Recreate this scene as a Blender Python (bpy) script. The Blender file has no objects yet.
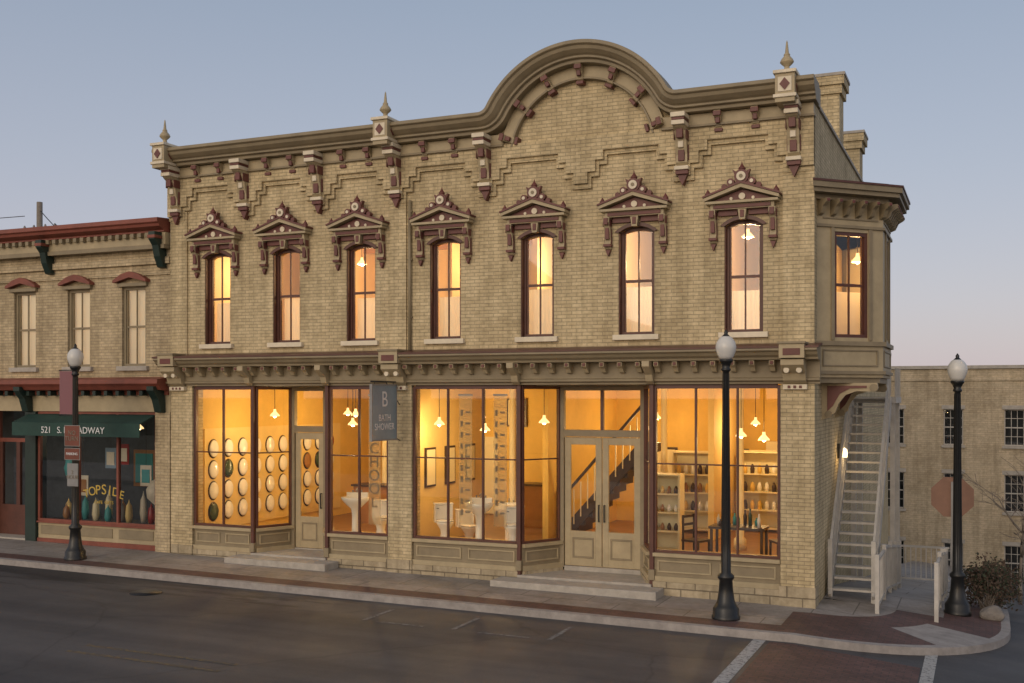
import bpy, bmesh, math, random
from mathutils import Matrix, Vector
random.seed(7)
scene=bpy.context.scene
R=math.radians
# ---------------------------------------------------------------- materials
MATS={}
def newmat(name):
    m=bpy.data.materials.new(name); m.use_nodes=True
    nt=m.node_tree; b=nt.nodes['Principled BSDF']; MATS[name]=m
    return m,nt,b
def N(nt,t,**k):
    n=nt.nodes.new(t)
    for a,v in k.items(): setattr(n,a,v)
    return n
def ramp(nt,fac,stops):
    r=N(nt,'ShaderNodeValToRGB'); e=r.color_ramp.elements
    e[0].position=stops[0][0]; e[0].color=(*stops[0][1],1)
    e[1].position=stops[-1][0]; e[1].color=(*stops[-1][1],1)
    for p,c in stops[1:-1]:
        x=e.new(p); x.color=(*c,1)
    nt.links.new(fac,r.inputs[0]); return r.outputs[0]
def mult(nt,a,b,f=1.0):
    m=N(nt,'ShaderNodeMixRGB',blend_type='MULTIPLY'); m.inputs[0].default_value=f
    nt.links.new(a,m.inputs[1]); nt.links.new(b,m.inputs[2]); return m.outputs[0]
def noise(nt,vec,scale,detail=6,rough=.6):
    n=N(nt,'ShaderNodeTexNoise'); n.inputs['Scale'].default_value=scale
    n.inputs['Detail'].default_value=detail; n.inputs['Roughness'].default_value=rough
    nt.links.new(vec,n.inputs['Vector']); return n.outputs['Fac']
def pos(nt): return N(nt,'ShaderNodeNewGeometry').outputs['Position']
def wallvec(nt):
    p=pos(nt); s=N(nt,'ShaderNodeSeparateXYZ'); nt.links.new(p,s.inputs[0])
    a=N(nt,'ShaderNodeMath',operation='ADD'); nt.links.new(s.outputs[0],a.inputs[0]); nt.links.new(s.outputs[1],a.inputs[1])
    c=N(nt,'ShaderNodeCombineXYZ'); nt.links.new(a.outputs[0],c.inputs[0]); nt.links.new(s.outputs[2],c.inputs[1])
    return c.outputs[0],p
def bump(nt,b,h,strength,dist=.01):
    n=N(nt,'ShaderNodeBump'); n.inputs['Strength'].default_value=strength; n.inputs['Distance'].default_value=dist
    nt.links.new(h,n.inputs['Height']); nt.links.new(n.outputs[0],b.inputs['Normal'])
def brickmat(name,c1,c2,mo,bw=.21,rh=.07,ms=.008,floor=False,bs=.6,rough=.88):
    m,nt,b=newmat(name)
    if floor: v=p=pos(nt)
    else: v,p=wallvec(nt)
    t=N(nt,'ShaderNodeTexBrick'); t.offset=.5
    nt.links.new(v,t.inputs['Vector'])
    t.inputs['Scale'].default_value=1; t.inputs['Brick Width'].default_value=bw; t.inputs['Row Height'].default_value=rh
    t.inputs['Mortar Size'].default_value=ms; t.inputs['Mortar Smooth'].default_value=.3; t.inputs['Bias'].default_value=0
    t.inputs['Color1'].default_value=(*c1,1); t.inputs['Color2'].default_value=(*c2,1); t.inputs['Mortar'].default_value=(*mo,1)
    c=mult(nt,t.outputs['Color'],ramp(nt,noise(nt,p,.9,8,.65),[(.3,(.76,.74,.70)),(.55,(1,1,1)),(.8,(1.12,1.1,1.05))]))
    c=mult(nt,c,ramp(nt,noise(nt,p,9,4,.7),[(.3,(.78,.77,.74)),(.7,(1.1,1.1,1.1))]))
    mp=N(nt,'ShaderNodeMapping'); mp.inputs['Scale'].default_value=(3,3,.25) if not floor else (1,1,1); nt.links.new(p,mp.inputs[0])
    c=mult(nt,c,ramp(nt,noise(nt,mp.outputs[0],1.3,5,.6),[(.35,(.78,.77,.75)),(.6,(1.03,1.03,1.03))]))
    nt.links.new(c,b.inputs['Base Color']); b.inputs['Roughness'].default_value=rough
    inv=N(nt,'ShaderNodeMath',operation='SUBTRACT'); inv.inputs[0].default_value=1; nt.links.new(t.outputs['Fac'],inv.inputs[1])
    bump(nt,b,inv.outputs[0],bs,.012)
def paint(name,c,rough=.5,var=.25,sc=3.0,metal=0,bs=.12):
    m,nt,b=newmat(name); p=pos(nt)
    lo=tuple(x*(1-var) for x in c); hi=tuple(min(1,x*(1+var*.5)) for x in c)
    col=ramp(nt,noise(nt,p,sc,8,.7),[(.3,lo),(.7,hi)])
    nt.links.new(col,b.inputs['Base Color']); b.inputs['Roughness'].default_value=rough; b.inputs['Metallic'].default_value=metal
    if bs: bump(nt,b,noise(nt,p,60,3),bs,.004)
def emis(name,c,s):
    m,nt,b=newmat(name); b.inputs['Base Color'].default_value=(*c,1)
    b.inputs['Emission Color'].default_value=(*c,1); b.inputs['Emission Strength'].default_value=s
def glassmat(name,tint=(.95,.97,.95),refl=1.0):
    m,nt,b=newmat(name); nt.nodes.remove(b)
    o=nt.nodes['Material Output']
    t=N(nt,'ShaderNodeBsdfTransparent'); t.inputs[0].default_value=(*tint,1)
    g=N(nt,'ShaderNodeBsdfGlossy'); g.inputs['Roughness'].default_value=.015; g.inputs[0].default_value=(.9,.95,1,1)
    f=N(nt,'ShaderNodeFresnel'); f.inputs[0].default_value=1.5
    bn=N(nt,'ShaderNodeBump'); bn.inputs['Strength'].default_value=.02; nt.links.new(noise(nt,pos(nt),1.5,2),bn.inputs['Height'])
    nt.links.new(bn.outputs[0],g.inputs['Normal'])
    ml=N(nt,'ShaderNodeMath',operation='MULTIPLY_ADD'); ml.inputs[1].default_value=refl; ml.inputs[2].default_value=.03*refl
    nt.links.new(f.outputs[0],ml.inputs[0])
    x=N(nt,'ShaderNodeMixShader'); nt.links.new(ml.outputs[0],x.inputs[0]); nt.links.new(t.outputs[0],x.inputs[1]); nt.links.new(g.outputs[0],x.inputs[2])
    nt.links.new(x.outputs[0],o.inputs[0])
def clothmat(name,c,tr=.5,thru=0.0):
    m,nt,b=newmat(name); o=nt.nodes['Material Output']
    t=N(nt,'ShaderNodeBsdfTranslucent'); t.inputs[0].default_value=(*c,1)
    b.inputs['Base Color'].default_value=(*c,1); b.inputs['Roughness'].default_value=.9
    x=N(nt,'ShaderNodeMixShader'); x.inputs[0].default_value=tr
    nt.links.new(b.outputs[0],x.inputs[1]); nt.links.new(t.outputs[0],x.inputs[2])
    if thru:
        tp=N(nt,'ShaderNodeBsdfTransparent'); x2=N(nt,'ShaderNodeMixShader'); x2.inputs[0].default_value=thru
        nt.links.new(x.outputs[0],x2.inputs[1]); nt.links.new(tp.outputs[0],x2.inputs[2]); x=x2
    nt.links.new(x.outputs[0],o.inputs[0])

brickmat('brick_cream',(.70,.58,.365),(.575,.47,.29),(.43,.36,.235))
brickmat('brick_neighbour',(.61,.50,.325),(.49,.40,.26),(.38,.315,.22))
brickmat('brick_far',(.60,.50,.355),(.50,.42,.30),(.45,.38,.28),bw=.3,rh=.1)
brickmat('paver_red',(.16,.083,.072),(.115,.065,.06),(.075,.056,.052),bw=.2,rh=.1,floor=True,bs=.3,rough=.7)
brickmat('concrete_walk',(.345,.315,.30),(.30,.28,.265),(.15,.135,.125),bw=1.3,rh=1.2,ms=.012,floor=True,bs=.3,rough=.62)
brickmat('stone_base',(.52,.44,.31),(.43,.365,.255),(.24,.2,.14),bw=.55,rh=.24,ms=.012,bs=1.0)
paint('trim',(.265,.215,.135),.55,.22,2.5)
paint('trim_light',(.42,.345,.215),.55,.2,2.5)
paint('cream',(.72,.64,.49),.5,.2)
paint('red',(.145,.043,.036),.5,.3)
paint('red_brown',(.105,.038,.027),.45,.3)
paint('red_cornice',(.23,.065,.042),.55,.3)
paint('dark_green',(.012,.03,.024),.5,.3)
paint('awning_green',(.015,.055,.045),.7,.3)
paint('stone',(.42,.39,.345),.8,.25,5)
paint('kerb',(.34,.315,.30),.85,.3,4)
paint('black_metal',(.012,.013,.014),.35,.3,6)
paint('white_metal',(.50,.48,.445),.5,.25,3)
paint('roof',(.05,.05,.05),.9)
paint('int_yellow',(.74,.49,.12),.7,.14,1.2)
paint('int_cream',(.78,.57,.22),.7,.12,1.2)
paint('int_upper',(.78,.57,.28),.7,.12,1.2)
paint('int_white',(.80,.70,.45),.6,.05)
paint('wood_floor',(.27,.14,.05),.4,.3)
paint('dark_wood',(.05,.025,.014),.4,.3)
paint('porcelain',(.84,.82,.78),.12,.03,bs=0)
paint('seat_red',(.3,.02,.015),.25,.1,bs=0)
paint('seat_wood',(.36,.17,.06),.3,.2,bs=0)
paint('seat_dark',(.03,.06,.03),.25,.1,bs=0)
paint('globe_white',(.62,.62,.60),.25,.04,bs=0)
paint('sign_blue',(.21,.30,.38),.4,.15)
paint('sign_rust',(.17,.05,.03),.5,.3)
paint('sign_grey',(.25,.25,.25),.5,.2)
paint('sign_back',(.24,.13,.09),.6,.2)
paint('text_white',(.75,.77,.78),.5,.05,bs=0)
paint('text_yellow',(.55,.39,.07),.5,.1,bs=0)
paint('text_dark',(.20,.17,.13),.5,.1,bs=0)
paint('bark',(.24,.205,.17),.9,.3,12)
paint('leaf_dry',(.085,.055,.035),.8,.45,8,bs=0)
paint('leaf_green',(.04,.05,.025),.8,.4,8,bs=0)
paint('rock',(.22,.2,.18),.9,.4,5,bs=.6)
paint('dark_room',(.035,.035,.04),.8,.3)
paint('shop_grey',(.07,.08,.09),.8,.3)
paint('grass',(.055,.06,.03),.95,.4,2)
paint('teal',(.05,.3,.3),.5,.1)
paint('blind_cream',(.85,.78,.62),.8,.06,2,bs=0)
def worn(name,c,cov):
    m,nt,b=newmat(name); p=pos(nt)
    k=ramp(nt,noise(nt,p,14,8,.8),[(cov-.06,(0,0,0)),(cov+.06,(1,1,1))])
    x=N(nt,'ShaderNodeMixRGB'); nt.links.new(k,x.inputs[0]); x.inputs[1].default_value=(.078,.076,.077,1); x.inputs[2].default_value=(*c,1)
    nt.links.new(x.outputs[0],b.inputs['Base Color']); b.inputs['Roughness'].default_value=.85
worn('white_paint',(.42,.42,.41),.44); worn('white_paint_faded',(.24,.24,.24),.48); worn('yellow_paint',(.19,.135,.06),.51)
glassmat('glass')
glassmat('glass_dark',(.88,.9,.92),1.1)
clothmat('curtain',(.88,.82,.70),.5)
clothmat('blind',(.88,.83,.70),.5)
clothmat('banner_grey',(.55,.48,.34),.5,.5)
clothmat('banner_purple',(.34,.17,.19),.3)
emis('bulb',(1,.76,.42),14)
emis('bulb_soft',(1,.78,.45),3.0)
emis('shade_glow',(1,.66,.3),1.6)
m,nt,b=newmat('asphalt'); p=pos(nt)
c=ramp(nt,noise(nt,p,.35,9,.7),[(.3,(.064,.063,.066)),(.5,(.080,.078,.081)),(.72,(.098,.095,.097))])
c=mult(nt,c,ramp(nt,noise(nt,p,70,3,.8),[(.3,(.65,.65,.65)),(.7,(1.3,1.3,1.3))]))
mp=N(nt,'ShaderNodeMapping'); mp.inputs['Scale'].default_value=(.12,1.1,1); nt.links.new(p,mp.inputs[0])
c=mult(nt,c,ramp(nt,noise(nt,mp.outputs[0],1,6,.6),[(.35,(.68,.68,.69)),(.65,(1.2,1.19,1.17))]))
vo=N(nt,'ShaderNodeTexVoronoi',feature='DISTANCE_TO_EDGE'); vo.inputs['Scale'].default_value=.22
nz=N(nt,'ShaderNodeTexNoise'); nz.inputs['Scale'].default_value=1.2; nt.links.new(p,nz.inputs['Vector'])
mx=N(nt,'ShaderNodeMixRGB'); mx.inputs[0].default_value=.35; nt.links.new(p,mx.inputs[1]); nt.links.new(nz.outputs['Color'],mx.inputs[2]); nt.links.new(mx.outputs[0],vo.inputs['Vector'])
c=mult(nt,c,ramp(nt,vo.outputs['Distance'],[(0,(.72,.72,.72)),(.005,(1,1,1))]))
sx_=N(nt,'ShaderNodeSeparateXYZ'); nt.links.new(p,sx_.inputs[0])
mr=N(nt,'ShaderNodeMapRange'); mr.inputs['From Min'].default_value=-4.6; mr.inputs['From Max'].default_value=-2.5; nt.links.new(sx_.outputs[1],mr.inputs[0])
mr2=N(nt,'ShaderNodeMapRange'); mr2.inputs['From Min'].default_value=-5; mr2.inputs['From Max'].default_value=-13; nt.links.new(sx_.outputs[0],mr2.inputs[0])
m1=N(nt,'ShaderNodeMath',operation='MULTIPLY'); nt.links.new(mr.outputs[0],m1.inputs[0]); nt.links.new(mr2.outputs[0],m1.inputs[1])
m2=N(nt,'ShaderNodeMath',operation='MULTIPLY_ADD'); m2.inputs[1].default_value=.30; nt.links.new(m1.outputs[0],m2.inputs[0]); nt.links.new(noise(nt,mp.outputs[0],3.0,8,.75),m2.inputs[2])
c=mult(nt,c,ramp(nt,m2.outputs[0],[(.66,(1,1,1)),(.72,(.48,.45,.44))]))
nt.links.new(c,b.inputs['Base Color'])
rr=N(nt,'ShaderNodeMapRange'); rr.inputs['To Min'].default_value=.42; rr.inputs['To Max'].default_value=.9
nt.links.new(noise(nt,p,.5,5),rr.inputs[0]); nt.links.new(rr.outputs[0],b.inputs['Roughness'])
bump(nt,b,noise(nt,p,90,3),.4,.006)

# ---------------------------------------------------------------- mesh builder
class MB:
    def __init__(s): s.v=[];s.f=[];s.m=[];s.sm=[];s.M=None
    def add(s,vs,fs,mat,smooth=False):
        o=len(s.v)
        for v in vs:
            v=Vector(v)
            s.v.append(s.M@v if s.M else v)
        for f in fs:
            s.f.append([i+o for i in f]); s.m.append(mat); s.sm.append(smooth)
    def box(s,x0,x1,y0,y1,z0,z1,mat):
        vs=[(x,y,z) for x in (x0,x1) for y in (y0,y1) for z in (z0,z1)]
        s.add(vs,[(0,1,3,2),(4,6,7,5),(0,4,5,1),(2,3,7,6),(0,2,6,4),(1,5,7,3)],mat)
    def quady(s,x0,x1,y,z0,z1,mat): s.add([(x0,y,z0),(x1,y,z0),(x1,y,z1),(x0,y,z1)],[(0,1,2,3)],mat)
    def ext(s,pts,ax,a,b,mat,smooth=False):
        n=len(pts)
        def mk(p,t):
            return {'y':(p[0],t,p[1]),'x':(t,p[0],p[1]),'z':(p[0],p[1],t)}[ax]
        vs=[mk(p,a) for p in pts]+[mk(p,b) for p in pts]
        fs=[list(range(n)),list(range(2*n-1,n-1,-1))]
        s.add(vs,fs,mat)
        s.add(vs,[(i,(i+1)%n,n+(i+1)%n,n+i) for i in range(n)],mat,smooth)
    def cyly(s,cx,cz,r,y0,y1,mat,seg=14):
        s.ext([(cx+r*math.cos(2*math.pi*i/seg),cz+r*math.sin(2*math.pi*i/seg)) for i in range(seg)],'y',y0,y1,mat)
    def lathe(s,cx,cy,prof,mat,seg=16,sx=1,sy=1,smooth=True):
        vs=[];fs=[]
        for r,z in prof:
            for i in range(seg):
                a=2*math.pi*i/seg; vs.append((cx+r*sx*math.cos(a),cy+r*sy*math.sin(a),z))
        for k in range(len(prof)-1):
            for i in range(seg):
                j=(i+1)%seg; fs.append((k*seg+i,k*seg+j,(k+1)*seg+j,(k+1)*seg+i))
        fs.append(list(range(seg))[::-1]); n=(len(prof)-1)*seg; fs.append([n+i for i in range(seg)])
        s.add(vs,fs,mat,smooth)
    def tube(s,p0,p1,r0,r1,mat,seg=6):
        p0=Vector(p0);p1=Vector(p1); d=(p1-p0)
        if d.length<1e-6: return
        d.normalize(); u=d.orthogonal().normalized(); w=d.cross(u)
        vs=[]
        for p,r in((p0,r0),(p1,r1)):
            for i in range(seg):
                a=2*math.pi*i/seg; vs.append(p+u*r*math.cos(a)+w*r*math.sin(a))
        s.add(vs,[(i,(i+1)%seg,seg+(i+1)%seg,seg+i) for i in range(seg)]+[list(range(seg))[::-1],list(range(seg,2*seg))],mat,seg>5)
    def beam(s,p0,p1,w,h,mat):
        p0=Vector(p0);p1=Vector(p1); d=(p1-p0).normalized(); side=d.cross(Vector((0,0,1)))
        if side.length<1e-4: side=Vector((1,0,0))
        side.normalize(); up=side.cross(d)
        vs=[]
        for p in(p0,p1):
            for a,b in((-1,-1),(1,-1),(1,1),(-1,1)): vs.append(p+side*a*w/2+up*b*h/2)
        s.add(vs,[(0,1,2,3),(7,6,5,4),(0,4,5,1),(1,5,6,2),(2,6,7,3),(3,7,4,0)],mat)
    def done(s,name,parent=None,bevel=0,recalc=True):
        me=bpy.data.meshes.new(name); me.from_pydata([tuple(v) for v in s.v],[],s.f)
        ks=list(dict.fromkeys(s.m)); 
        for k in ks: me.materials.append(MATS[k])
        for p,k,sm in zip(me.polygons,s.m,s.sm): p.material_index=ks.index(k); p.use_smooth=sm
        if recalc:
            bm=bmesh.new(); bm.from_mesh(me)
            bmesh.ops.recalc_face_normals(bm,faces=bm.faces); bm.to_mesh(me); bm.free()
        ob=bpy.data.objects.new(name,me); scene.collection.objects.link(ob)
        if parent: ob.parent=parent
        if bevel:
            md=ob.modifiers.new('b','BEVEL'); md.width=bevel; md.segments=1; md.limit_method='ANGLE'; md.angle_limit=R(50)
        return ob
def empty(name,parent=None):
    e=bpy.data.objects.new(name,None); scene.collection.objects.link(e); e.empty_display_size=.2
    if parent: e.parent=parent
    return e
def text(name,body,size,loc,rot,mat,parent,ext=.004,align='CENTER',spacing=1.0):
    c=bpy.data.curves.new(name,'FONT'); c.body=body; c.size=size; c.extrude=ext; c.align_x=align; c.align_y='CENTER'; c.space_line=spacing
    c.materials.append(MATS[mat])
    o=bpy.data.objects.new(name,c); scene.collection.objects.link(o); o.location=loc; o.rotation_euler=rot; o.parent=parent; return o
def plight(name,loc,power,parent,col=(1,.66,.29),rad=.07):
    l=bpy.data.lights.new(name,'POINT'); l.energy=power; l.color=col; l.shadow_soft_size=rad
    o=bpy.data.objects.new(name,l); scene.collection.objects.link(o); o.location=loc; o.parent=parent; return o

def wall_open(mb,x0,x1,z0,z1,y0,y1,ops,mat):
    xs=sorted({x0,x1,*[o[0] for o in ops],*[o[1] for o in ops]}); xs=[x for x in xs if x0<=x<=x1]
    for a,b in zip(xs,xs[1:]):
        c=(a+b)/2; zz=[(o[2],o[3]) for o in ops if o[0]<c<o[1]]
        cur=z0
        for q0,q1 in sorted(zz):
            if q0>cur: mb.box(a,b,y0,y1,cur,q0,mat)
            cur=q1
        if cur<z1: mb.box(a,b,y0,y1,cur,z1,mat)
def arcpts(xc,hw,zs,rise,n=10):
    Rr=(hw*hw+rise*rise)/(2*rise); zc=zs+rise-Rr; a=math.asin(hw/Rr)
    return [(xc+Rr*math.sin(-a+2*a*i/n),zc+Rr*math.cos(-a+2*a*i/n)) for i in range(n+1)]
def sash_window(fr,gl,xc,hw,z0,z1,rise=.12,yf=.12,mat='red_brown',glass='glass'):
    zs=z1-rise if rise else z1
    fr.box(xc-hw,xc-hw+.065,yf,yf+.11,z0,zs,mat); fr.box(xc+hw-.065,xc+hw,yf,yf+.11,z0,zs,mat)
    fr.box(xc-hw+.065,xc+hw-.065,yf,yf+.11,z0,z0+.06,mat)
    if rise:
        o=arcpts(xc,hw,zs,rise); i=arcpts(xc,hw-.065,zs-.0,rise-.07) 
        fr.ext(o+i[::-1],'y',yf,yf+.11,mat)
    else: fr.box(xc-hw+.065,xc+hw-.065,yf,yf+.11,z1-.065,z1,mat)
    zm=(z0+z1)/2
    fr.box(xc-hw+.065,xc+hw-.065,yf+.03,yf+.09,zm-.025,zm+.025,mat)
    fr.box(xc-.014,xc+.014,yf+.04,yf+.07,z0+.06,z1-.05,mat)
    for sx in(-1,1):
        a=xc+sx*(hw-.065); fr.box(min(a,a-sx*.03),max(a,a-sx*.03),yf+.035,yf+.085,z0+.06,zs-.002,mat)
    gl.quady(xc-hw+.03,xc+hw-.03,yf+.055,z0+.03,zs+rise*.5,glass)

# ---------------------------------------------------------------- ground
def g(x,y):
    z=-.4-.0103*x if x<0 else -.4-.1*min(x,9)
    z=max(z,-1.4) if x>=0 else min(z,.35)
    if y>2.5: z-=.125*min(y-2.5,38)
    return z
def frange(a,b,s):
    n=max(1,int(round((b-a)/s))); return [a+(b-a)*i/n for i in range(n+1)]
def sheet(mb,xs,ys,dz,matf):
    vs=[(x,y,g(x,y)+dz) for x in xs for y in ys]; ny=len(ys)
    for i in range(len(xs)-1):
        for j in range(ny-1):
            q=[i*ny+j,(i+1)*ny+j,(i+1)*ny+j+1,i*ny+j+1]
            mb.add([vs[k] for k in q],[(0,1,2,3)],matf((xs[i]+xs[i+1])/2,(ys[j]+ys[j+1])/2))
mb=MB()
xs=[-900,-300,-100,-60,-40,0,3.2,9,20,40,100,300,900]; ys=[-900,-300,-100,-60,-30,2.5,10,20,40.5,60,100,300,900]
sheet(mb,xs,ys,-.16,lambda x,y:'grass'); mb.done('ground')
mb=MB(); sheet(mb,[-300,-120,-60,-40,-20,-10,0,3.2,9,30,120,300],[-14.5,-10,-6,-2.4,0,1.1,2.5],-.125,lambda x,y:'asphalt')
sheet(mb,[3.2,6,9,11],[2.5,10,20,40.5,60,120],-.125,lambda x,y:'asphalt'); mb.done('road')
mb=MB()
def wm(x,y): return 'kerb' if y<-2.25 else ('paver_red' if y<-1.75 else 'concrete_walk')
fx=[-200,-100,-60,-40,-30,-20,-14,-8,-4,-1,-.3]; fy=[-2.4,-2.25,-1.75,.2,1.1]
sheet(mb,fx,fy,0,wm)
for a,b in zip(fx,fx[1:]): mb.add([(a,-2.4,g(a,0)),(b,-2.4,g(b,0)),(b,-2.4,g(b,0)-.2),(a,-2.4,g(a,0)-.2)],[(0,3,2,1)],'kerb')
C=(-.3,1.1); rad=[3.5,3.35,2.9,2.3,1.6,.8,.0]; A=[-90+5*i for i in range(19)]
for k in range(len(rad)-1):
    for a,b in zip(A,A[1:]):
        def P(r,t,dz=0):
            x=C[0]+r*math.cos(R(t)); y=C[1]+r*math.sin(R(t)); return (x,y,g(x,y)+dz)
        mat='kerb' if k==0 else ('paver_red' if k<4 else 'concrete_walk')
        if k==0: mb.add([P(3.5,a),P(3.5,b),P(3.5,b,-.2),P(3.5,a,-.2)],[(0,3,2,1)],'kerb')
        if k in(1,2) and -48<a<-24: mat='kerb'
        if rad[k+1]==0: mb.add([P(rad[k],a),P(rad[k],b),P(0,a)],[(0,1,2)],mat)
        else: mb.add([P(rad[k],a),P(rad[k],b),P(rad[k+1],b),P(rad[k+1],a)],[(0,1,2,3)],mat)
sheet(mb,[-.3,0,1,2.1,3.05,3.2],[1.1,2.5,5,10,20,40.5,60],0,lambda x,y:'kerb' if x>3.05 else ('paver_red' if x>2.1 and y<6 else 'concrete_walk'))
for a,b in zip([1.1,2.5,5,10,20,40.5],[2.5,5,10,20,40.5,60]): mb.add([(3.2,a,g(3.2,a)),(3.2,b,g(3.2,b)),(3.2,b,g(3.2,b)-.2),(3.2,a,g(3.2,a)-.2)],[(0,1,2,3)],'kerb')
mb.done('sidewalk',recalc=False)
mb=MB(); sheet(mb,[-200,-60,-20,0,9,60,200],[-22,-14.65],0,lambda x,y:'concrete_walk'); sheet(mb,[-200,-60,-20,0,9,60,200],[-14.65,-14.5],0,lambda x,y:'kerb')
for a,b in zip([-200,-60,-20,0,9,60],[-60,-20,0,9,60,200]): mb.add([(a,-14.5,g(a,0)),(b,-14.5,g(b,0)),(b,-14.5,g(b,0)-.2),(a,-14.5,g(a,0)-.2)],[(0,1,2,3)],'kerb')
mb.done('sidewalk',recalc=False)
mb=MB()
def strip(x0,x1,y0,y1,mat,dz=-.119):
    xs=[x0]+([0] if x0<0<x1 else [])+[x1]; sheet(mb,xs,[y0,y1],dz,lambda x,y:mat)
for yy in(-7.35,-7.75): strip(-90,-7.0,yy,yy+.10,'yellow_paint')
strip(-.35,1.9,-14.3,-2.5,'paver_red',-.121)
strip(-.62,-.42,-14.3,-2.45,'white_paint'); strip(1.92,2.10,-14.3,-1.2,'white_paint')
for x in(-3.6,-5.3,-7.0): strip(x,x+.08,-3.9,-2.9,'white_paint_faded')
for x in(-6.3,-4.4): strip(x-.4,x+.5,-3.95,-3.88,'white_paint_faded')
mb.done('road_markings',recalc=False)
mb=MB(); mb.lathe(-12,-3.6,[(.3,g(-12,0)-.12),(.3,g(-12,0)-.114),(.0,g(-12,0)-.114)],'black_metal',24); mb.done('manhole_cover')

# ---------------------------------------------------------------- MAIN BUILDING
B=empty('brick_commercial_building')
XL,XR=-14.5,0.0
WC=[-13.17,-11.30,-9.40,-7.39,-5.35,-3.31,-1.27]; HW=.355; WZ0,WZ1=4.55,6.62
br=MB()
wall_open(br,XL,XR,4.25,8.62,0,.35,[(c-HW,c+HW,WZ0,WZ1+.05) for c in WC],'brick_cream')
for c in WC:
    a=arcpts(c,HW,WZ1-.12,.12); br.ext([(c-HW,WZ1+.05)]+a+[(c+HW,WZ1+.05)],'y',0,.35,'brick_cream')
AC=-4.40; AR=2.1; AZ=8.05
aa=math.asin((8.62-AZ)/1.95)
pts=[(AC+1.95*math.cos(aa+(math.pi-2*aa)*i/40),AZ+1.95*math.sin(aa+(math.pi-2*aa)*i/40)) for i in range(41)]
br.ext(pts,'y',0,.35,'brick_cream')
br.box(-.35,0,.35,16,-2.5,8.60,'brick_cream'); br.box(XL,XL+.35,.35,16,-1,8.60,'brick_cream'); br.box(XL+.35,-.35,15.65,16,-2.5,8.6,'brick_cream')
br.box(-.35,-.001,0,.35,-2.5,-.5,'brick_cream')
def pier(x0,x1):
    br.box(x0,x1,-.03,.35,-.04,3.6,'brick_cream')
    br.box(x0-.02,x1+.02,-.07,.36,-.9,-.04,'stone_base')
pier(-14.42,-13.86); pier(-8.72,-8.16); pier(-.60,-.001)
br.box(XL,-14.42,0,.35,-.9,3.6,'brick_cream')
for x0,x1 in((-14.48,-14.0),(-8.66,-8.28),(-.56,-.0)):
    br.box(x0+.003,x1-.003,-.045,0,4.32,7.6,'brick_cream')
BX=[-14.25,-12.33,-10.39,-8.475,-6.418,-4.40,-2.378,-.344]
def frieze(y0,dz,top,exp):
    pts=[(XL+.002,top),(XL+.002,7.40-dz)]
    for a,b in zip(BX,BX[1:]):
        for off,z in((.2,7.62),(.36,7.84),(.52,8.02)):
            p=pts[-1]; x=a+off+exp; pts+= [(x,p[1]),(x,z-dz)]
        for off,z in((.52,7.84),(.36,7.62),(.2,7.40)):
            p=pts[-1]; x=b-off-exp; pts+= [(x,p[1]),(x,z-dz)]
    pts+=[(-.002,pts[-1][1]),(-.002,top)]
    br.ext(pts,'y',y0,0,'brick_cream')
frieze(-.065,.0,8.39,0)
frieze(-.125,-.09,8.392,-.06)
for y,zt,xa in((3.6,10.12,-.75),(7.6,9.8,-.45)):
    br.box(xa,-.003,y,y+.7,8.3,zt-.42,'brick_cream'); br.box(xa-.05,.05,y-.05,y+.76,zt-.42,zt-.24,'brick_cream'); br.box(xa-.1,.10,y-.1,y+.82,zt-.24,zt-.06,'brick_cream')
    br.box(xa-.12,.12,y-.12,y+.84,zt-.06,zt,'stone')
br.box(-.38,.04,.46,16,8.6,8.66,'stone')
br.done('brick_walls',B)
rf=MB(); rf.box(XL+.36,-.36,.36,15.6,8.2,8.3,'roof'); rf.done('roof',B)
ds=MB(); ds.tube((-8.19,-.05,4.33),(-8.19,-.05,7.45),.035,.035,'trim',8)
for z in(5.0,6.2,7.2): ds.box(-8.24,-8.14,-.06,-.001,z,z+.03,'trim')
ds.done('downspout',B)

tr=MB()
prof=[(.12,0),(-.55,0),(-.56,-.07),(-.51,-.10),(-.49,-.16),(-.42,-.22),(-.37,-.25),(-.37,-.29),(-.30,-.31),(-.29,-.37),(.0,-.38),(.12,-.38)]
CT=8.98; q=.2
xf=math.sqrt((AR+q)**2-(CT+q-AZ)**2); th=math.atan2(CT+q-AZ,xf)
path=[]
path.append((XL-.08,CT,0,1))
path.append((AC-xf,CT,0,1))
for i in range(1,7):
    a=-math.pi/2+ (math.pi/2-th)*i/6
    px=AC-xf+q*math.cos(a); pz=CT+q+q*math.sin(a); path.append((px,pz,-math.cos(a),-math.sin(a)))
for i in range(1,49):
    a=math.pi-th-(math.pi-2*th)*i/48
    path.append((AC+AR*math.cos(a),AZ+AR*math.sin(a),math.cos(a),math.sin(a)))
for i in range(1,7):
    a=math.pi+th+(math.pi/2-th)*i/6
    px=AC+xf+q*math.cos(a); pz=CT+q+q*math.sin(a); path.append((px,pz,-math.cos(a),-math.sin(a)))
path.append((XR+.06,CT,0,1))
vs=[];fs=[];n=len(prof)
for (x,z,nx,nz) in path:
    for (y,r) in prof: vs.append((x+nx*r,y,z+nz*r))
for k in range(len(path)-1):
    for i in range(n):
        j=(i+1)%n; fs.append((k*n+i,k*n+j,(k+1)*n+j,(k+1)*n+i))
fs.append(list(range(n))); fs.append([(len(path)-1)*n+i for i in range(n)])
tr.add(vs,fs,'trim')
tr.box(XL-.06,XR+.04,.121,.45,8.605,8.96,'trim')
tr.box(XL,AC-1.62,-.14,-.001,8.395,8.598,'trim_light'); tr.box(AC+1.62,XR,-.14,-.001,8.395,8.598,'trim_light')
tr.box(XL-.02,AC-1.62,-.18,-.0,8.35,8.394,'trim'); tr.box(AC+1.62,XR+.02,-.18,0,8.35,8.394,'trim')
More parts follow.
